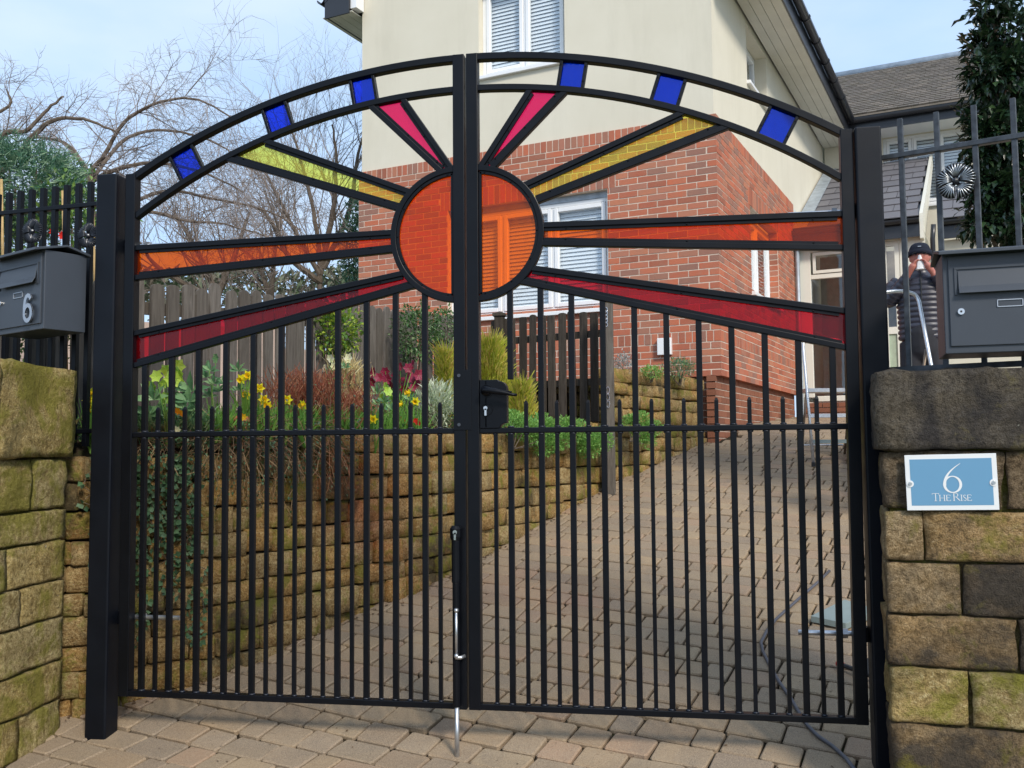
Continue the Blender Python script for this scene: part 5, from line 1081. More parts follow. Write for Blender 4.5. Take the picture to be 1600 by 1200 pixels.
# daffodils, each its own thing
def flower_mesh(name, mt_, r_, n=6, wf=.62):
    mb = MB()
    for k in range(n):
        a = 2 * PI * k / n; d = Vector((math.cos(a), -.15, math.sin(a))); leaf_at(mb, Vector((0, 0, 0)), d, Vector((0, -1, 0)), r_, r_ * wf, .1, -.05)
    return mb.mesh(name, mt_)
def trumpet_mesh(name, mt_, r_):
    mb = MB(); rings = []
    for i in range(4):
        t = i / 3; rr = r_ * (.22 + .16 * t + (.1 if i == 3 else 0)); rings.append([Vector((rr * math.cos(2 * PI * k / 8), -r_ * .85 * t, rr * math.sin(2 * PI * k / 8))) for k in range(8)])
    mb.loft(rings, False); return mb.mesh(name, mt_)
DP = flower_mesh('petals', LM['daff'], .034); DT = trumpet_mesh('trumpet', LM['daffc'], .034)
def daffodil(px, py, depth, label, group):
    c = at(px, py, depth); z0 = c.z - rg.uniform(.20, .26); base = Vector((c.x + rg.uniform(-.02, .02), c.y, z0)); root = thing('daffodil', base, label, 'daffodil', group)
    Mx = Matrix.Translation(c) @ Matrix.Rotation(rg.uniform(-.9, .9), 4, 'Z') @ Matrix.Rotation(rg.uniform(-.25, .35), 4, 'X'); link('petals', DP, root, Mx); link('trumpet', DT, root, Mx)
    mb = MB(); mb.tube([base, base.lerp(c, .6) + rv(rg) * .008, c], .003, 5); link('stem', mb.mesh('stem', LM['grass']), root)
    mb = MB()
    for _ in range(6): blade(mb, base + rv(rg) * .012, Vector((rg.gauss(0, .22), rg.gauss(0, .22), 1)), rg.uniform(.16, .26), .011, rg.uniform(0, .35), 4)
    link('leaves', mb.mesh('leaves', LM['grass']), root)
for px, py, w in ((378, 592, 'upper left'), (388, 587, 'topmost'), (386, 617, 'lower left'), (405, 607, 'middle'), (412, 625, 'lower middle'), (420, 635, 'lowest right')): daffodil(px, py, 5.25, w + ' yellow daffodil in the clump beside the terracotta pot', 'daffodils beside the pot')
for px, py, w in ((449, 625, 'left'), (475, 632, 'right')): daffodil(px, py, 5.35, w + ' one of two yellow daffodils in front of the russet heath', 'daffodils before the heath')
for px, py, w in ((629, 631, 'left'), (650, 627, 'right'), (640, 614, 'upper')): daffodil(px, py, 6.2, w + ' one of three yellow daffodils below the maroon hellebores', 'daffodils below the hellebores')
for px, py, w in ((139, 626, 'middle'), (142, 640, 'lowest'), (145, 614, 'topmost')): daffodil(px, py, 4.82, w + ' one of three yellow daffodils left of the left gate post', 'daffodils left of the post')
daffodil(583, 655, 5.9, 'single small daffodil among the bulb leaves', None)
# hellebores
def hellebore(label, flowers, leaves, depth, mt_f, fr_, lf, basez, group):
    ps = [at(px, py, depth + rg.uniform(-.06, .06)) for px, py in flowers]; base = sum(ps, Vector((0, 0, 0))) / len(ps); base.z = basez; root = thing('hellebore', base, label, 'hellebore', group)
    for p in ps:
        me = flower_mesh('flower', mt_f, fr_ * rg.uniform(.7, 1.1), 6, 1.0); link('flower', me, root, Matrix.Translation(p) @ Matrix.Rotation(rg.uniform(-1, 1), 4, 'Z') @ Matrix.Rotation(rg.uniform(-.2, .6), 4, 'X'))
    mb = MB()
    for px, py in leaves:
        p = at(px, py, depth + rg.uniform(-.08, .12))
        for k in range(5): a = R(-70 + 35 * k); d = Vector((math.sin(a), -.3, math.cos(a) * .7)); leaf_at(mb, p, d + rv(rg) * .2, Vector((0, -1, .6)), lf * rg.uniform(.8, 1.2), lf * .36, .12, .12)
    link('leaves', mb.mesh('leaves', LM['hell']), root); link('stem', stems(base, ps, .004).mesh('stem', LM['grass']), root)
hellebore('lime green hellebore with large leaves at the left end of the bed', [(245, 588), (262, 578), (279, 583), (256, 598), (282, 598), (238, 604), (270, 592), (259, 622), (276, 572)], [(240, 625), (300, 612), (290, 640), (250, 650), (270, 662), (305, 660), (232, 650), (320, 672), (296, 628)], 5.0, LM['lime'], .048, .115, 1.22, 'hellebores')
hellebore('maroon hellebore in front of the dark shrub', [(584, 582), (592, 590), (604, 592), (602, 580), (626, 573), (646, 570), (638, 575), (628, 596), (640, 590), (650, 598), (632, 608), (645, 606), (618, 586), (640, 612), (654, 586), (580, 596), (612, 600)], [(590, 615), (640, 625), (600, 640), (560, 640)], 6.6, LM['maroon'], .044, .07, 1.30, 'hellebores')
hellebore('pale lime hellebore below the maroon hellebore', [(606, 612), (598, 622), (604, 604), (612, 618)], [(590, 632), (612, 640), (600, 628)], 6.3, LM['lime'], .040, .06, 1.28, 'hellebores')
hellebore('leafy green hellebore by the fence behind the lime one', [(338, 560), (326, 570)], [(322, 590), (335, 600), (330, 580), (350, 600), (328, 620), (342, 612), (372, 580), (375, 610)], 5.3, LM['hell'], .03, .06, 1.24, 'hellebores')
hellebore('creamy hellebore between heath and golden shrub', [(517, 560), (508, 575), (522, 572), (545, 560), (527, 566)], [(520, 580), (540, 575)], 6.3, LM['creamf'], .038, .05, 1.3, 'hellebores')
for lab, pxs, dep, mt_ in (('orange primula below the lime hellebore', [(278, 642), (286, 646)], 4.9, LM['orangef']), ('cream primula on the wall below the lime hellebore', [(277, 671)], 4.88, LM['creamf']), ('red primulas left of the silvery shrub', [(627, 655), (632, 659), (650, 657), (654, 661)], 6.2, LM['redf']), ('orange primula beside the terracotta pot', [(380, 651)], 5.1, LM['orangef'])):
    c = at(*pxs[0], dep); root = thing('primula', (c.x, c.y, c.z - .05), lab, 'primula', 'primulas in the bed')
    for px, py in pxs: link('flower', flower_mesh('flower', mt_, .024, 7), root, Matrix.Translation(at(px, py, dep)) @ Matrix.Rotation(rg.uniform(-.4, .4), 4, 'Z') @ Matrix.Rotation(.4, 4, 'X'))
    mb = MB(); [leaf_at(mb, Vector((c.x, c.y, c.z - .05)) + rv(rg) * .03, Vector((rg.gauss(0, 1), rg.gauss(0, 1), .4)), Z, .05, .02) for _ in range(10)]; link('leaves', mb.mesh('leaves', LM['hell']), root)
# terracotta pot
c = at(369, 668, 5.2); pot = thing('plant_pot', (c.x, c.y, 1.2), 'small terracotta pot among the daffodils', 'pot'); mb = MB(); prof = [(.045, 0), (.062, .10), (.070, .10), (.072, .125), (.064, .125), (.060, .09)]
mb.loft([[Vector((c.x + r_ * math.cos(2 * PI * k / 18), c.y + r_ * math.sin(2 * PI * k / 18), c.z - .065 + z)) for k in range(18)] for r_, z in prof], True); mb.build('pot_body', M['terracotta'], pot, smooth=False)
# ivy hanging down the left end of the wall, and dry stems over the coping
mb = MB(); st_ = MB()
for _ in range(26):
    s = rg.uniform(.35, .88); p, d = wpt(s); nrm = Vector((d.y, -d.x, 0)); z = 1.16; L = rg.uniform(.2, .95); path = []
    while z > 1.16 - L:
        q = p + d * rg.uniform(-.03, .03) + nrm * rg.uniform(.015, .06); q.z = z; path.append(q)
        for _ in range(3): leaf_at(mb, q + rv(rg) * .02, nrm + d * rg.uniform(-1, 1) + Z * rg.uniform(-.8, .3), nrm, rg.uniform(.025, .045), rg.uniform(.02, .036), .05, .1)
        z -= rg.uniform(.03, .05); p = p + d * rg.uniform(-.02, .02)
    if len(path) > 2: st_.tube(path, .0025, 4)
plant('ivy', (-1.9, .3, 1.1), 'grey green ivy trailing down the stone wall beside the left post', 'ivy', [('foliage', mb, LM['ivy']), ('stem', st_, M['bark'])])
def tangle(name, label, s0, s1, n, leafn, zdrop):
    mb = MB(); lf = MB()
    for _ in range(n):
        s = rg.uniform(s0, s1); p, d = wpt(s); nrm = Vector((d.y, -d.x, 0)); q = p - nrm * .06; q.z = wtop(s) + rg.uniform(.0, .06); dd = nrm * .6 + Z * .25 + d * rg.gauss(0, .8); pts = [q]
        for k in range(7): dd = (dd + Vector((0, 0, -.26)) - nrm * (.16 if k > 1 else 0) + rv(rg) * .75).normalized(); pts.append(pts[-1] + dd * zdrop / 7 * rg.uniform(.6, 1.1))
        mb.tube(pts, .0018, 3, False)
        for q in pts[1:]:
            if rg.random() < leafn: leaf_at(lf, q, rv(rg) + nrm * .4, Z, .022, .014)
    p = wpt((s0 + s1) / 2)[0]; plant(name, (p.x, p.y, 1.1), label, 'trailing plant', [('stems', mb, LM['brambl']), ('foliage', lf, LM['ivy'])], 'trailing plants on the wall')
tangle('trailing_plant', 'dry brown trailing stems over the wall right of the ivy', .62, 1.50, 130, .9, .28)
tangle('trailing_plant', 'leafy trailing cushion hanging low on the wall below the russet heath', 1.0, 1.75, 300, 1.6, .50)
# shrubs behind the left railing: conifer spray, hedge bits, bamboo canes, red flowers
c = at(30, 285, 5.9); mb = MB()
for _ in range(1500):
    v = rv(rg).normalized() * rg.uniform(.6, 1); p = c + Vector((v.x * .38, v.y * .3, v.z * .26 - .05)); d = v + Vector((0, -.3, .2)) + rv(rg) * .6
    for k in range(9): blade(mb, p + d.normalized() * .012 * k, d * .6 + rv(rg), rg.uniform(.03, .06), .007, .1, 1)
plant('blue_conifer', (c.x, c.y, .8), 'blue green conifer spray behind the left railing', 'conifer', [('foliage', mb, LM['spruce']), ('stem', stems((c.x, c.y, .8), [c + rv(rg) * .15 for _ in range(5)], .012), M['bark'])])
px_shrub('hedge_shrub', 'leafy green shrub behind the left railing beside the post', 100, 400, 5.7, (.50, .25, .50), 2400, .038, .02, LM['hedge'], .8)
px_shrub('hedge_shrub', 'green shrub low behind the letterbox at the left edge', 25, 560, 5.4, (.30, .2, .40), 1100, .036, .02, LM['hedge'], .7)
for px, y0, y1, lab in ((98, 298, 420, 'bamboo cane between the railing rosettes'), (2, 280, 440, 'bamboo cane at the left edge behind the railing'), (145, 330, 440, 'bamboo cane just left of the left post')):
    mb = MB(); mb.tube([at(px, y0, 5.3), at(px + 3, y1, 5.3), at(px + 8, y1 + 250, 5.3)], .008, 7); o = mb.build('bamboo_cane', M['bamboo'], None, smooth=True); tag(o, lab, 'cane', 'bamboo canes')
for k, (px, py) in enumerate(((84, 363), (98, 368))):
    o = link('red_flower', flower_mesh('red_flower', LM['redf'], .028, 8), None, Matrix.Translation(at(px, py, 5.2)) @ Matrix.Rotation(.3, 4, 'X')); tag(o, ('left' if k == 0 else 'right') + ' one of two red flowers behind the railing', 'flower', 'red flowers')

# ------------------------------------------------------------------ camellia tree on the right
c0 = at(1600, 190, 6.6); tb = Vector((c0.x + .5, c0.y + .1, 1.2)); tree = thing('camellia_tree', tb, 'dark glossy evergreen tree at the right edge above the railing', 'tree')
mb = MB(); lf = MB(); c = at(1655, 175, 6.6)
blobs = [(1672, 190, 6.6, .44, .5, .85), (1575, 55, 6.6, .20, .3, .20), (1560, 120, 6.5, .20, .3, .20), (1570, 210, 6.5, .20, .3, .22), (1555, 300, 6.5, .17, .25, .16), (1585, 340, 6.5, .26, .3, .22), (1545, 15, 6.6, .12, .2, .07), (1530, 70, 6.6, .09, .12, .08), (1525, 185, 6.5, .07, .12, .05), (1530, 250, 6.5, .07, .12, .06), (1540, 215, 6.5, .13, .2, .14), (1545, 290, 6.5, .14, .2, .14), (1535, 350, 6.5, .11, .2, .10), (1540, 110, 6.5, .12, .2, .12)]
for px, py, dp, rx_, ry_, rz_ in blobs:
    q = at(px, py, dp); n_ = int(9500 * (rx_ * ry_ * rz_) ** .60)
    for _ in range(n_):
        v = rv(rg); k = .45 + .55 * rg.random(); u = v.normalized(); k *= 1 + .75 * noise.noise(u * 3.2 + Vector((px, py, 0)) * .013); p = q + Vector((u.x * rx_, u.y * ry_, u.z * rz_)) * k; s_ = rg.uniform(.7, 1.15); leaf_at(lf, p, u * .8 + rv(rg) + Vector((0, 0, -.25)), Z + rv(rg) * .5, .082 * s_, .040 * s_, .16, .12)
    m_ = tb.lerp(q, .55) + rv(rg) * .1; mb.tube([tb + Vector((0, 0, .8)), m_, q], [.035, .022, .008], 6)
for (px, py), (qx, qy) in (((1600, 80), (1512, 52)), ((1600, 150), (1500, 58)), ((1600, 250), (1490, 172)), ((1610, 180), (1530, 40)), ((1600, 290), (1498, 330))):
    a, b = at(px, py, 6.6), at(qx, qy, 6.5); m_ = a.lerp(b, .5) + Vector((0, 0, .03)); mb.tube([a, m_, b], [.01, .006, .003], 5)
    for i in range(22): p = a.lerp(b, rg.random() ** .7) + rv(rg) * .03; leaf_at(lf, p, (b - a).normalized() + rv(rg) * .9, Z + rv(rg) * .5, rg.uniform(.05, .08), .032, .16, .1)
mb.tube([tb - Z * .5, tb, tb + Z * .8], [.07, .06, .04], 8); link('trunk', mb.mesh('trunk', M['bark']), tree); link('crown', lf.mesh('crown', LM['camellia']), tree)

# ------------------------------------------------------------------ bare trees
def bare_tree(name, label, base, limbs, lv, cfg, seed):
    """limbs: list of control polylines for the main boughs; twigs grow from them"""
    r2 = random.Random(seed); trunk = MB(); tw = MB(); count = [0]
    def wr(): 
        while True:
            v = Vector((r2.uniform(-1, 1), r2.uniform(-1, 1), r2.uniform(-1, 1)))
            if v.length < 1: return v
    def grow(p, d, L, r_, l):
        n_ = 5 if l < lv - 1 else 4; pts = [p]; d = d.normalized(); count[0] += 1
        for i in range(n_):
            d = (d + wr() * cfg['wander'] + Vector((0, 0, cfg['trop'][min(l, len(cfg['trop']) - 1)]))).normalized(); pts.append(pts[-1] + d * (L / n_))
        (trunk if r_ > .012 else tw).tube(pts, [r_ * (1 - .65 * i / n_) for i in range(n_ + 1)], 5 if r_ > .012 else 3, False)
        if l < lv:
            for k in range(cfg['kids'][l]):
                t = r2.uniform(.15, 1); i = min(n_ - 1, int(t * n_)); q = pts[i].lerp(pts[i + 1], t * n_ - i); dd = (pts[i + 1] - pts[i]).normalized(); a = wr(); a = (a - dd * a.dot(dd)); grow(q, dd * cfg['fwd'] + a.normalized(), L * r2.uniform(.38, .68), max(.0017, r_ * .42), l + 1)
    for pl, r_ in limbs:
        pts = [Vector(p) for p in pl]; fine = []
        for i in range(len(pts) - 1):
            for j in range(5):
                t = j / 5; p0 = pts[max(i - 1, 0)]; p1, p2 = pts[i], pts[i + 1]; p3 = pts[min(i + 2, len(pts) - 1)]
                fine.append(.5 * ((2 * p1) + (p2 - p0) * t + (2 * p0 - 5 * p1 + 4 * p2 - p3) * t * t + (3 * p1 - p0 - 3 * p2 + p3) * t ** 3))
        fine.append(pts[-1]); n_ = len(fine); trunk.tube([p + wr() * r_ * .25 for p in fine], [r_ * (1 - .8 * i / n_) for i in range(n_)], 7)
        for k in range(int(cfg['dens'] * sum((b - a).length for a, b in zip(pts, pts[1:])))):
            i = min(n_ - 2, int(r2.uniform(cfg.get('start', .2), 1) * n_)); dd = (fine[i + 1] - fine[i]).normalized(); a = wr(); a = (a - dd * a.dot(dd)); grow(fine[i], dd * cfg['fwd'] + a.normalized() + Vector((0, 0, cfg['first'])), r2.uniform(*cfg['len']), max(.0034, r_ * (1 - .8 * i / n_) * .32), 1)
    root = thing(name, base, label, 'tree', 'bare trees beyond the fence'); link('trunk', trunk.mesh('trunk', M['bark']), root); link('crown', tw.mesh('crown', M['twig']), root)
A_ = lambda px, py, d: at(px, py, d)
cfgW = dict(wander=.28, trop=[0, -.02, -.07, -.12], kids=[0, 6, 5, 3], fwd=.8, dens=12, len=(.35, .8), first=-.12, start=.12)
b = A_(165, 700, 9.5)
bare_tree('arching_tree', 'bare pollarded tree with arching drooping twigs left of the gate', (b.x, b.y, 1.0), [
    ([A_(170, 700, 9.5), A_(160, 420, 9.5), A_(140, 285, 9.5), A_(165, 240, 9.4), A_(195, 190, 9.3), A_(250, 160, 9.2), A_(310, 156, 9.1), A_(365, 186, 9.0)], .031),
    ([A_(140, 285, 9.5), A_(190, 262, 9.4), A_(250, 255, 9.3), A_(320, 270, 9.2), A_(380, 300, 9.1)], .026),
    ([A_(140, 285, 9.5), A_(200, 215, 9.9), A_(270, 205, 10.2), A_(340, 225, 10.4), A_(400, 270, 10.4)], .022),
    ([A_(150, 340, 9.5), A_(230, 330, 9.2), A_(290, 345, 9.1), A_(350, 350, 9.0), A_(420, 370, 9.0)], .022),
    ([A_(150, 350, 9.5), A_(250, 300, 9.8), A_(330, 310, 10.0), A_(420, 330, 10.0), A_(470, 360, 10.0)], .022),
    ([A_(140, 285, 9.5), A_(110, 230, 9.6), A_(60, 215, 9.8), A_(0, 230, 10)], .024)], 3, cfgW, 5)
cfgL = dict(wander=.30, trop=[0, .05, .02, 0], kids=[0, 4, 3, 2], fwd=.9, dens=4.5, len=(.22, .5), first=.25, start=.1)
b = A_(-60, 600, 8.5)
bare_tree('spreading_tree', 'bare spreading tree at the left edge above the conifer', (b.x, b.y, .9), [
    ([A_(-70, 600, 8.5), A_(-60, 330, 8.5), A_(0, 216, 8.5), A_(40, 205, 8.5), A_(75, 170, 8.5), A_(100, 150, 8.5)], .035),
    ([A_(-60, 330, 8.5), A_(25, 245, 8.4), A_(50, 215, 8.4), A_(85, 188, 8.3), A_(130, 186, 8.2), A_(180, 205, 8.2)], .034),
    ([A_(-60, 330, 8.5), A_(-30, 200, 8.6), A_(15, 165, 8.6), A_(10, 140, 8.6)], .025), ([A_(-60, 330, 8.5), A_(-20, 150, 8.8), A_(-5, 130, 8.8)], .025)], 3, cfgL, 9)
cfgU = dict(wander=.24, trop=[0, .10, .06, .03], kids=[0, 5, 4, 2], fwd=1.2, dens=8, len=(.6, 1.5), first=.4, start=.1)
b = A_(500, 700, 14)
bare_tree('upright_tree', 'bare many stemmed upright tree against the left side of the house', (b.x, b.y, 1.3), [
    ([A_(500, 700, 14), A_(500, 430, 14), A_(490, 330, 14), A_(470, 250, 14), A_(455, 200, 14)], .048),
    ([A_(500, 430, 14), A_(520, 330, 14), A_(525, 260, 14), A_(520, 195, 14)], .05), ([A_(505, 420, 14), A_(545, 330, 14.2), A_(560, 240, 14.4), A_(575, 190, 14.5)], .045),
    ([A_(500, 430, 14), A_(460, 360, 13.8), A_(430, 300, 13.6), A_(405, 250, 13.5)], .04), ([A_(500, 440, 14), A_(450, 400, 13.6), A_(420, 340, 13.4), A_(390, 320, 13.2)], .05)], 3, cfgU, 12)
cfgB = dict(wander=.26, trop=[0, .08, .03, .0], kids=[0, 5, 3, 2], fwd=1.0, dens=8, len=(.6, 1.4), first=.3, start=.1)
b = A_(330, 700, 17)
bare_tree('upright_tree', 'bare thicket tree behind the orange left ray, beyond the fence', (b.x, b.y, 1.3), [
    ([A_(330, 700, 17), A_(335, 470, 17), A_(300, 380, 17), A_(270, 330, 17)], .08), ([A_(335, 470, 17), A_(370, 390, 17), A_(390, 330, 17)], .07), ([A_(335, 470, 17), A_(250, 420, 16.5), A_(220, 380, 16)], .06), ([A_(420, 700, 17), A_(425, 470, 17), A_(430, 390, 17), A_(445, 320, 17)], .07), ([A_(425, 470, 17), A_(400, 410, 17), A_(360, 380, 17)], .05)], 3, cfgB, 15)
# evergreen beside the house and far hedge line
px_shrub('evergreen_tree', 'dark evergreen tree at the left corner of the house', 560, 390, 13.6, (.28, .3, .75), 2600, .075, .03, LM['spruce'], 1.4, 'tree')
mb = MB()
for i in range(5200):
    px = rg.uniform(-200, 640); d_ = rg.uniform(24, 34); top = 425 + 14 * noise.noise(Vector((px * .012, 0, 3))) ; p = at(px, top + abs(rg.gauss(0, 35)), d_); leaf_at(mb, p, rv(rg) + Z * .3, Z, rg.uniform(.2, .38), .14)
o = link('far_hedge', mb.mesh('far_hedge', leafmat('far_hedge_leaf', [(.06, .085, .04), (.09, .105, .06), (.12, .12, .08), (.10, .08, .06)], .8, .2))); tag(o, 'far hedge and scrub behind the bare trees', 'hedge', kind='stuff')
mb = MB(); N_ = 40; vs = []
for i in range(N_ + 1):
    a = R(-75 + 150 * i / N_); h = 14 + 8 * noise.noise(Vector((i * .23, 1.3, 0)))
    for r_, z in ((180, 0), (240, h * .7), (320, h)): vs.append((r_ * math.sin(a), r_ * math.cos(a), z))
mb.add(vs, [(i * 3 + j, i * 3 + 3 + j, i * 3 + 4 + j, i * 3 + 1 + j) for i in range(N_) for j in range(2)])
tag(mb.build('hills', simple('far_hill', (.10, .12, .10), .95, 0, .3, .03), smooth=True), kind='structure')
# ------------------------------------------------------------------ things lying about on the drive
def on_ground(px, py, up=0.0):
    d = (at(px, py, 1) - CAM); t = 2.0
    while t < 40:
        p = CAM + d * t
        if p.z <= gz(p.y) + up: return p
        t += .01
    return p
mb = MB(); cpx = [(1345, 1215), (1322, 1185), (1300, 1165), (1278, 1150), (1262, 1134), (1250, 1116), (1236, 1092), (1217, 1065), (1204, 1042), (1192, 1018), (1189, 1004), (1197, 988), (1212, 968), (1232, 950), (1250, 934), (1280, 908), (1296, 892)]
mb.tube([on_ground(x, y, .012) for x, y in cpx], .0085, 8); o = mb.build('cable', M['cable'], None, smooth=True); tag(o, 'grey cable snaking over the pavers under the right gate leaf', 'cable')
q = [on_ground(x, y, .012) for x, y in ((1267, 972), (1322, 984), (1372, 962), (1320, 946))]; mb = MB(); mb.prism(q, (0, 0, .035)); o = mb.build('board', M['board'], None, bevel=.003); tag(o, 'grey green board lying on the drive by the right gate post', 'board')
a = on_ground(1308, 1036, .03); b = on_ground(1340, 1048, .03); tl = thing('clamp', a, 'red tipped black clamp on the drive below the hinge bolt', 'tool'); mb = MB(); d = (b - a); mb.tube([a, a + d * .12, a + d * .2, a + d * .3], [.013, .02, .02, .014], 10); mb.build('red_grip', M['redplastic'], tl, smooth=True); mb = MB(); mb.tube([a + d * .3, b, b + d * .8], .012, 8); mb.bar(b + d * .5, b + d * .5 + Vector((0, .06, .06)), .02, .03, Z); mb.build('clamp_bar', M['rubber'], tl)
def ladder(label, P, fx, fy, w, h, hoop, tz=(.20, .40, .60)):
    """small folding step: front rails with hoop handle, treads, rear legs"""
    P = Vector(P); fx = Vector(fx).normalized(); fy = Vector(fy).normalized(); root = thing('step_ladder', P, label, 'step ladder', 'aluminium step ladders'); Q = lambda a, b, c: P + fx * a + fy * b + Z * c
    mb = MB(); r_ = .014
    pts = [Q(-w / 2, 0, 0), Q(-w / 2 * .93, .16 * h, h * .55), Q(-w / 2 * .88, .27 * h, h * .93)] + [Q(-w / 2 * .88 * math.cos(t) * 1.0, .29 * h, h * .93 + h * .07 * math.sin(t) ** .6) for t in [PI * i / 12 for i in range(1, 12)]] + [Q(w / 2 * .88, .27 * h, h * .93), Q(w / 2 * .93, .16 * h, h * .55), Q(w / 2, 0, 0)]
    mb.tube(pts, r_, 10); mb.build('front_frame', M['alum'], root, smooth=True)
    for s in (-1, 1):
        mb = MB(); mb.tube([Q(s * w / 2 * .9, .42 * h, 0), Q(s * w / 2 * .9, .20 * h, h * .60)], .011, 8); mb.build('rear_leg', simple('bronze_leg', (.20, .15, .11), .45, .6), root, smooth=True)
        for b in (0, .42 * h): mb = MB(); mb.tube([Q(s * w / 2 * (1 if b == 0 else .9), b, -.005), Q(s * w / 2 * (1 if b == 0 else .9), b, .035)], .019, 8); mb.build('foot', M['rubber'], root)
    mb = MB(); mb.tube([Q(-w / 2 * .9, .42 * h, .16 * h), Q(w / 2 * .9, .42 * h, .16 * h)], .009, 8); mb.build('stay', M['alum'], root)
    for k, (z, dp) in enumerate(zip(tz, (.10, .12, .24))):
        mb = MB(); b0 = .29 * z * h; mb.b2((0, 0, 0), (1, 1, 1)); link('tread', mb.mesh('tread', M['alum'] if k else M['board']), root, frame_mat(Q(-w / 2 * .95, b0 - .01, z * h - .035), fx * w * .95, fy * dp, Z * .035))
    return root
b = on_ground(1300, 728); ladder('aluminium step ladder standing on the drive near the porch', b + Vector((.06, 0, 0)), (1, .15, 0), (-.15, 1, 0), .46, 1.22, True)
hp = at(1413, 560, 6.9); ladder('aluminium hoop handle of a step ladder in front of the man in the puffer jacket', (hp.x + .045, hp.y - .2, 1.22), RIGHT * 1.0 + Vector((0, 0, .008)), Vector((FWD.x, FWD.y, 0)), .34, at(1415, 453, 7.0).z - 1.22, True, (.12, .24, .36))

# ------------------------------------------------------------------ man blowing his nose by the porch
DEP = 8.6; base = at(1441, 500, DEP); FH = CAM - base; FH.z = 0; FH.normalize(); RH = Vector((-FH.y, FH.x, 0)); ztop = at(1441, 380, DEP).z; base.z = ztop - 1.785
PM_ = lambda a, b, z: base + RH * a + FH * b + Z * z
man = thing('person', base, 'person in dark puffer jacket and black cap holding a tissue to the nose', 'person')
def caps(mb, pts, rr, n=14, ball=True):
    mb.tube(pts, rr, n)
    if ball:
        for p, r_ in ((pts[0], rr[0]), (pts[-1], rr[-1])): mb.ball(p, r_, n, 8)
mb = MB()
caps(mb, [PM_(0, 0, .95), PM_(0, .0, 1.15), PM_(0, 0, 1.38)], [.13, .125, .14]); mb.ball(PM_(0, 0, 1.40), Vector((.17, .11, .10)), 16, 10)
caps(mb, [PM_(0, .0, 1.42), PM_(0, .02, 1.56)], [.065, .055])
mb.ball(PM_(0, .03, 1.665), (.078, .095, .112), 20, 14); mb.ball(PM_(0, .07, 1.60), (.055, .055, .05), 14, 8); mb.ball(PM_(0, .122, 1.645), (.014, .02, .028), 10, 6)
for s in (-1, 1):
    mb.ball(PM_(s * .078, .03, 1.655), (.013, .022, .032), 10, 6); mb.ball(PM_(s * .032, .112, 1.675), (.016, .012, .008), 8, 6)
    caps(mb, [PM_(s * .09, 0, .92), PM_(s * .10, .01, .50), PM_(s * .10, -.01, .09)], [.085, .06, .045]); caps(mb, [PM_(s * .10, -.03, .05), PM_(s * .105, .14, .04)], [.045, .038])
    caps(mb, [PM_(s * .20, 0, 1.42), PM_(s * .255, .03, 1.285)], [.055, .043]); caps(mb, [PM_(s * .255, .03, 1.285), PM_(s * .11, .155, 1.48)], [.043, .030])
    # hand: palm, four bent fingers and a thumb closed on the tissue
    w_ = PM_(s * .100, .16, 1.495); k_ = PM_(s * .062, .178, 1.560); caps(mb, [w_, k_], [.026, .030]); mb.ball(w_.lerp(k_, .55), (.026, .022, .034), 12, 8)
    for f, (ln1, off, up_) in enumerate(((.040, .024, .022), (.044, .010, .030), (.042, -.005, .027), (.034, -.019, .016))):
        p0 = k_ + Vector((0, 0, 1)) * off * .35 + FH * off * .7 + RH * s * -.004; p1 = p0 + RH * (-s * .018) + Z * (ln1 * .85) + FH * .004; p2 = p1 + RH * (-s * .024) + Z * (ln1 * .30) - FH * .006; p3 = p2 + RH * (-s * .014) - Z * .006 - FH * .010
        caps(mb, [p0, p1, p2, p3], [.0098, .0090, .0082, .0070], 8)
    t0 = w_.lerp(k_, .35) + RH * (-s * .016) + FH * .012; t1 = t0 + RH * (-s * .020) + Z * .024 + FH * .010; t2 = t1 + RH * (-s * .014) + Z * .024; caps(mb, [t0, t1, t2], [.012, .0105, .0085], 8)
body = mb.build('body', M['skin'], man, smooth=True); r_ = body.modifiers.new('remesh', 'REMESH'); r_.mode = 'VOXEL'; r_.voxel_size = .0068; r_.use_smooth_shade = True; sm_ = body.modifiers.new('smooth', 'SMOOTH'); sm_.factor = .5; sm_.iterations = 3
mb = MB()
for s in (-1, 1): mb.ball(PM_(s * .032, .119, 1.676), (.011, .006, .006), 8, 6)
mb.build('eyes', M['rubber'], man, smooth=True)
mb = MB()
for s in (-1, 1): mb.sweep([PM_(s * .033 + .024 * math.cos(a), .132, 1.676 + .016 * math.sin(a)) for a in [2 * PI * i / 16 for i in range(16)]], .003, .003, FH, closed=True); mb.tube([PM_(s * .057, .130, 1.68), PM_(s * .082, .03, 1.675)], .002, 5)
mb.tube([PM_(-.010, .133, 1.68), PM_(.010, .133, 1.68)], .002, 5); mb.build('glasses', M['rubber'], man)
mb = MB(); rings = []
for i in range(10):
    t = i / 9; z = 1.693 + .098 * math.sin(t * PI / 2); k = math.cos(t * PI / 2) ** .55 if t < 1 else .02; rings.append([PM_(.093 * k * math.cos(a), .022 + .108 * k * math.sin(a), z) for a in [2 * PI * j / 24 for j in range(24)]])
mb.loft(rings); cap_ = mb.build('cap', M['cap'], man, smooth=True); mb = MB(); mb.sweep([PM_(.093 * math.cos(a), .022 + .110 * math.sin(a), 1.705 - .012 * abs(math.cos(a))) for a in [2 * PI * j / 28 for j in range(28)]], .014, .042, Z, closed=True); mb.build('brim', M['cap'], cap_, smooth=True); mb = MB(); mb.b2((0, 0, 0), (1, 1, 1)); link('logo', mb.mesh('logo', M['silver']), cap_, frame_mat(PM_(-.014, .126, 1.738), RH * .028, FH * .008, Z * .008))
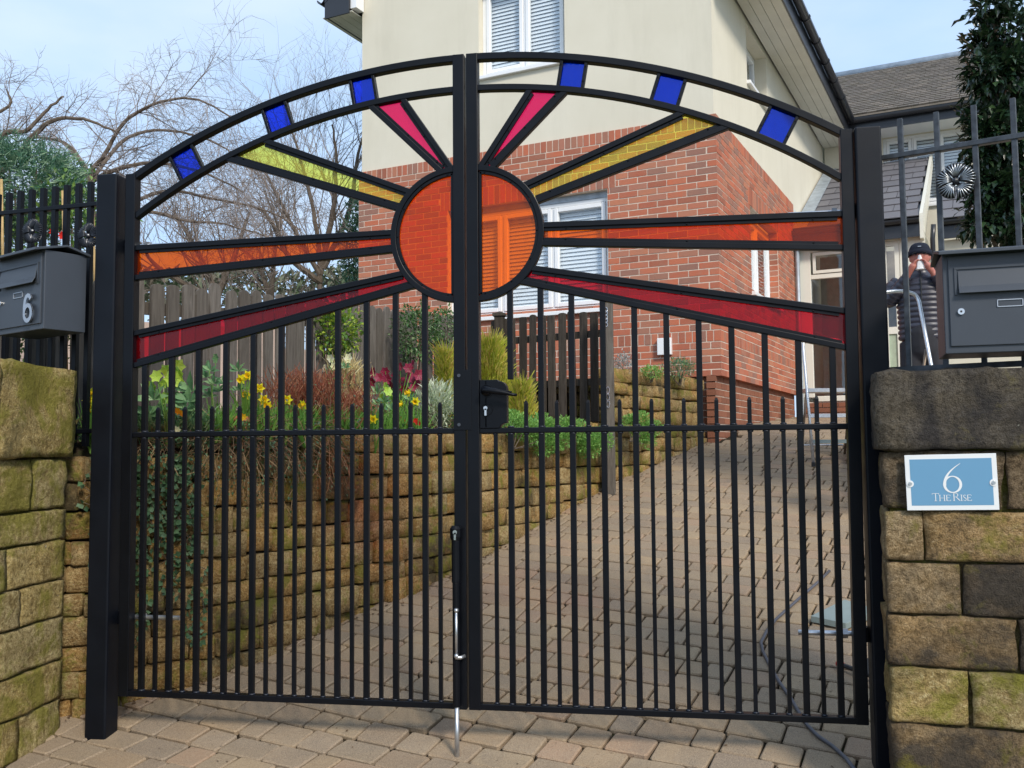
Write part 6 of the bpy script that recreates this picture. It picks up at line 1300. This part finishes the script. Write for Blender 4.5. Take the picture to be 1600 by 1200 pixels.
def quilt(mb, path, rad, pitch, n=24, dep=.13, ax=None):
    """quilted sleeve or body: rad(t) -> (rx, ry) across the path"""
    path = [Vector(p) for p in path]; L = sum((b - a).length for a, b in zip(path, path[1:])); m_ = max(8, int(L / pitch * 6)); rings = []
    for i in range(m_ + 1):
        t = i / m_; s = t * (len(path) - 1); j = min(len(path) - 2, int(s)); p = path[j].lerp(path[j + 1], s - j); d = (path[j + 1] - path[j]).normalized()
        if ax is None: a = d.cross(FH).normalized()
        else: a = (ax - d * ax.dot(d)).normalized()
        b = d.cross(a); rx_, ry_ = rad(t); k = 1 - dep * (1 - abs(math.sin(PI * t * L / pitch)) ** .6); rings.append([p + a * rx_ * k * math.cos(2 * PI * q / n) + b * ry_ * k * math.sin(2 * PI * q / n) for q in range(n)])
    mb.loft(rings)
def lerp_tab(tab, t):
    for (t0, a0, b0), (t1, a1, b1) in zip(tab, tab[1:]):
        if t <= t1: f = (t - t0) / (t1 - t0); return a0 + (a1 - a0) * f, b0 + (b1 - b0) * f
    return tab[-1][1:]
mb = MB(); quilt(mb, [PM_(0, 0, .925), PM_(0, .01, 1.56)], lambda t: lerp_tab([(0, .205, .150), (.3, .205, .148), (.62, .215, .155), (.80, .205, .138), (.88, .15, .11), (.93, .088, .085), (1, .084, .088)], t), .047, 32, .075, RH); jk = mb.build('jacket', M['puffer'], man, smooth=True)
for s in (-1, 1):
    mb = MB(); quilt(mb, [PM_(s * .175, 0, 1.455), PM_(s * .225, .01, 1.40), PM_(s * .262, .03, 1.30), PM_(s * .250, .05, 1.268)], lambda t: lerp_tab([(0, .075, .08), (.4, .082, .085), (1, .068, .070)], t), .046, 20); quilt(mb, [PM_(s * .268, .02, 1.285), PM_(s * .20, .09, 1.355), PM_(s * .112, .155, 1.478)], lambda t: lerp_tab([(0, .070, .070), (.5, .062, .062), (1, .044, .046)], t), .045, 20); mb.build('sleeve', M['puffer'], jk, smooth=True)
mb = MB(); mb.tube([PM_(0, .158, .93), PM_(0, .162, 1.20), PM_(0, .155, 1.42), PM_(0, .10, 1.54)], .006, 6); mb.build('zip', M['rubber'], jk)
mb = MB(); caps(mb, [PM_(0, 0, .98), PM_(0, 0, .86)], [.165, .155], 16)
for s in (-1, 1): caps(mb, [PM_(s * .085, 0, .90), PM_(s * .115, .02, .50), PM_(s * .118, -.005, .07)], [.112, .085, .072], 16, False)
tr = mb.build('trousers', M['trouser'], man, smooth=True); r_ = tr.modifiers.new('remesh', 'REMESH'); r_.mode = 'VOXEL'; r_.voxel_size = .014; r_.use_smooth_shade = True
for s in (-1, 1): mb = MB(); mb.ball(PM_(s * .112, .05, .045), (.05, .05, .05), 12, 8); mb.loft([[PM_(s * .112 + .048 * k * math.cos(a), .05 + y + .13 * k * math.sin(a), z) for a in [2 * PI * j / 16 for j in range(16)]] for k, y, z in ((1, 0, .0), (1, 0, .03), (.85, -.01, .07), (.5, -.03, .10))]); mb.build('shoe', M['rubber'], man, smooth=True)
mb = MB(); rgt = random.Random(3); top = PM_(0, .175, 1.655); rings = []
for i in range(5):
    t = i / 4; rings.append([PM_(.0 + (.010 + .028 * t) * math.cos(a) * (1 + .3 * rgt.uniform(-1, 1)), .165 + .018 * math.sin(a) + .01 * t, 1.655 - .125 * t + rgt.uniform(-.008, .008)) for a in [2 * PI * j / 12 for j in range(12)]])
mb.loft(rings); o = mb.build('tissue', M['tissue'], None); tag(o, 'white paper tissue held to the nose by the person in the puffer jacket', 'tissue')
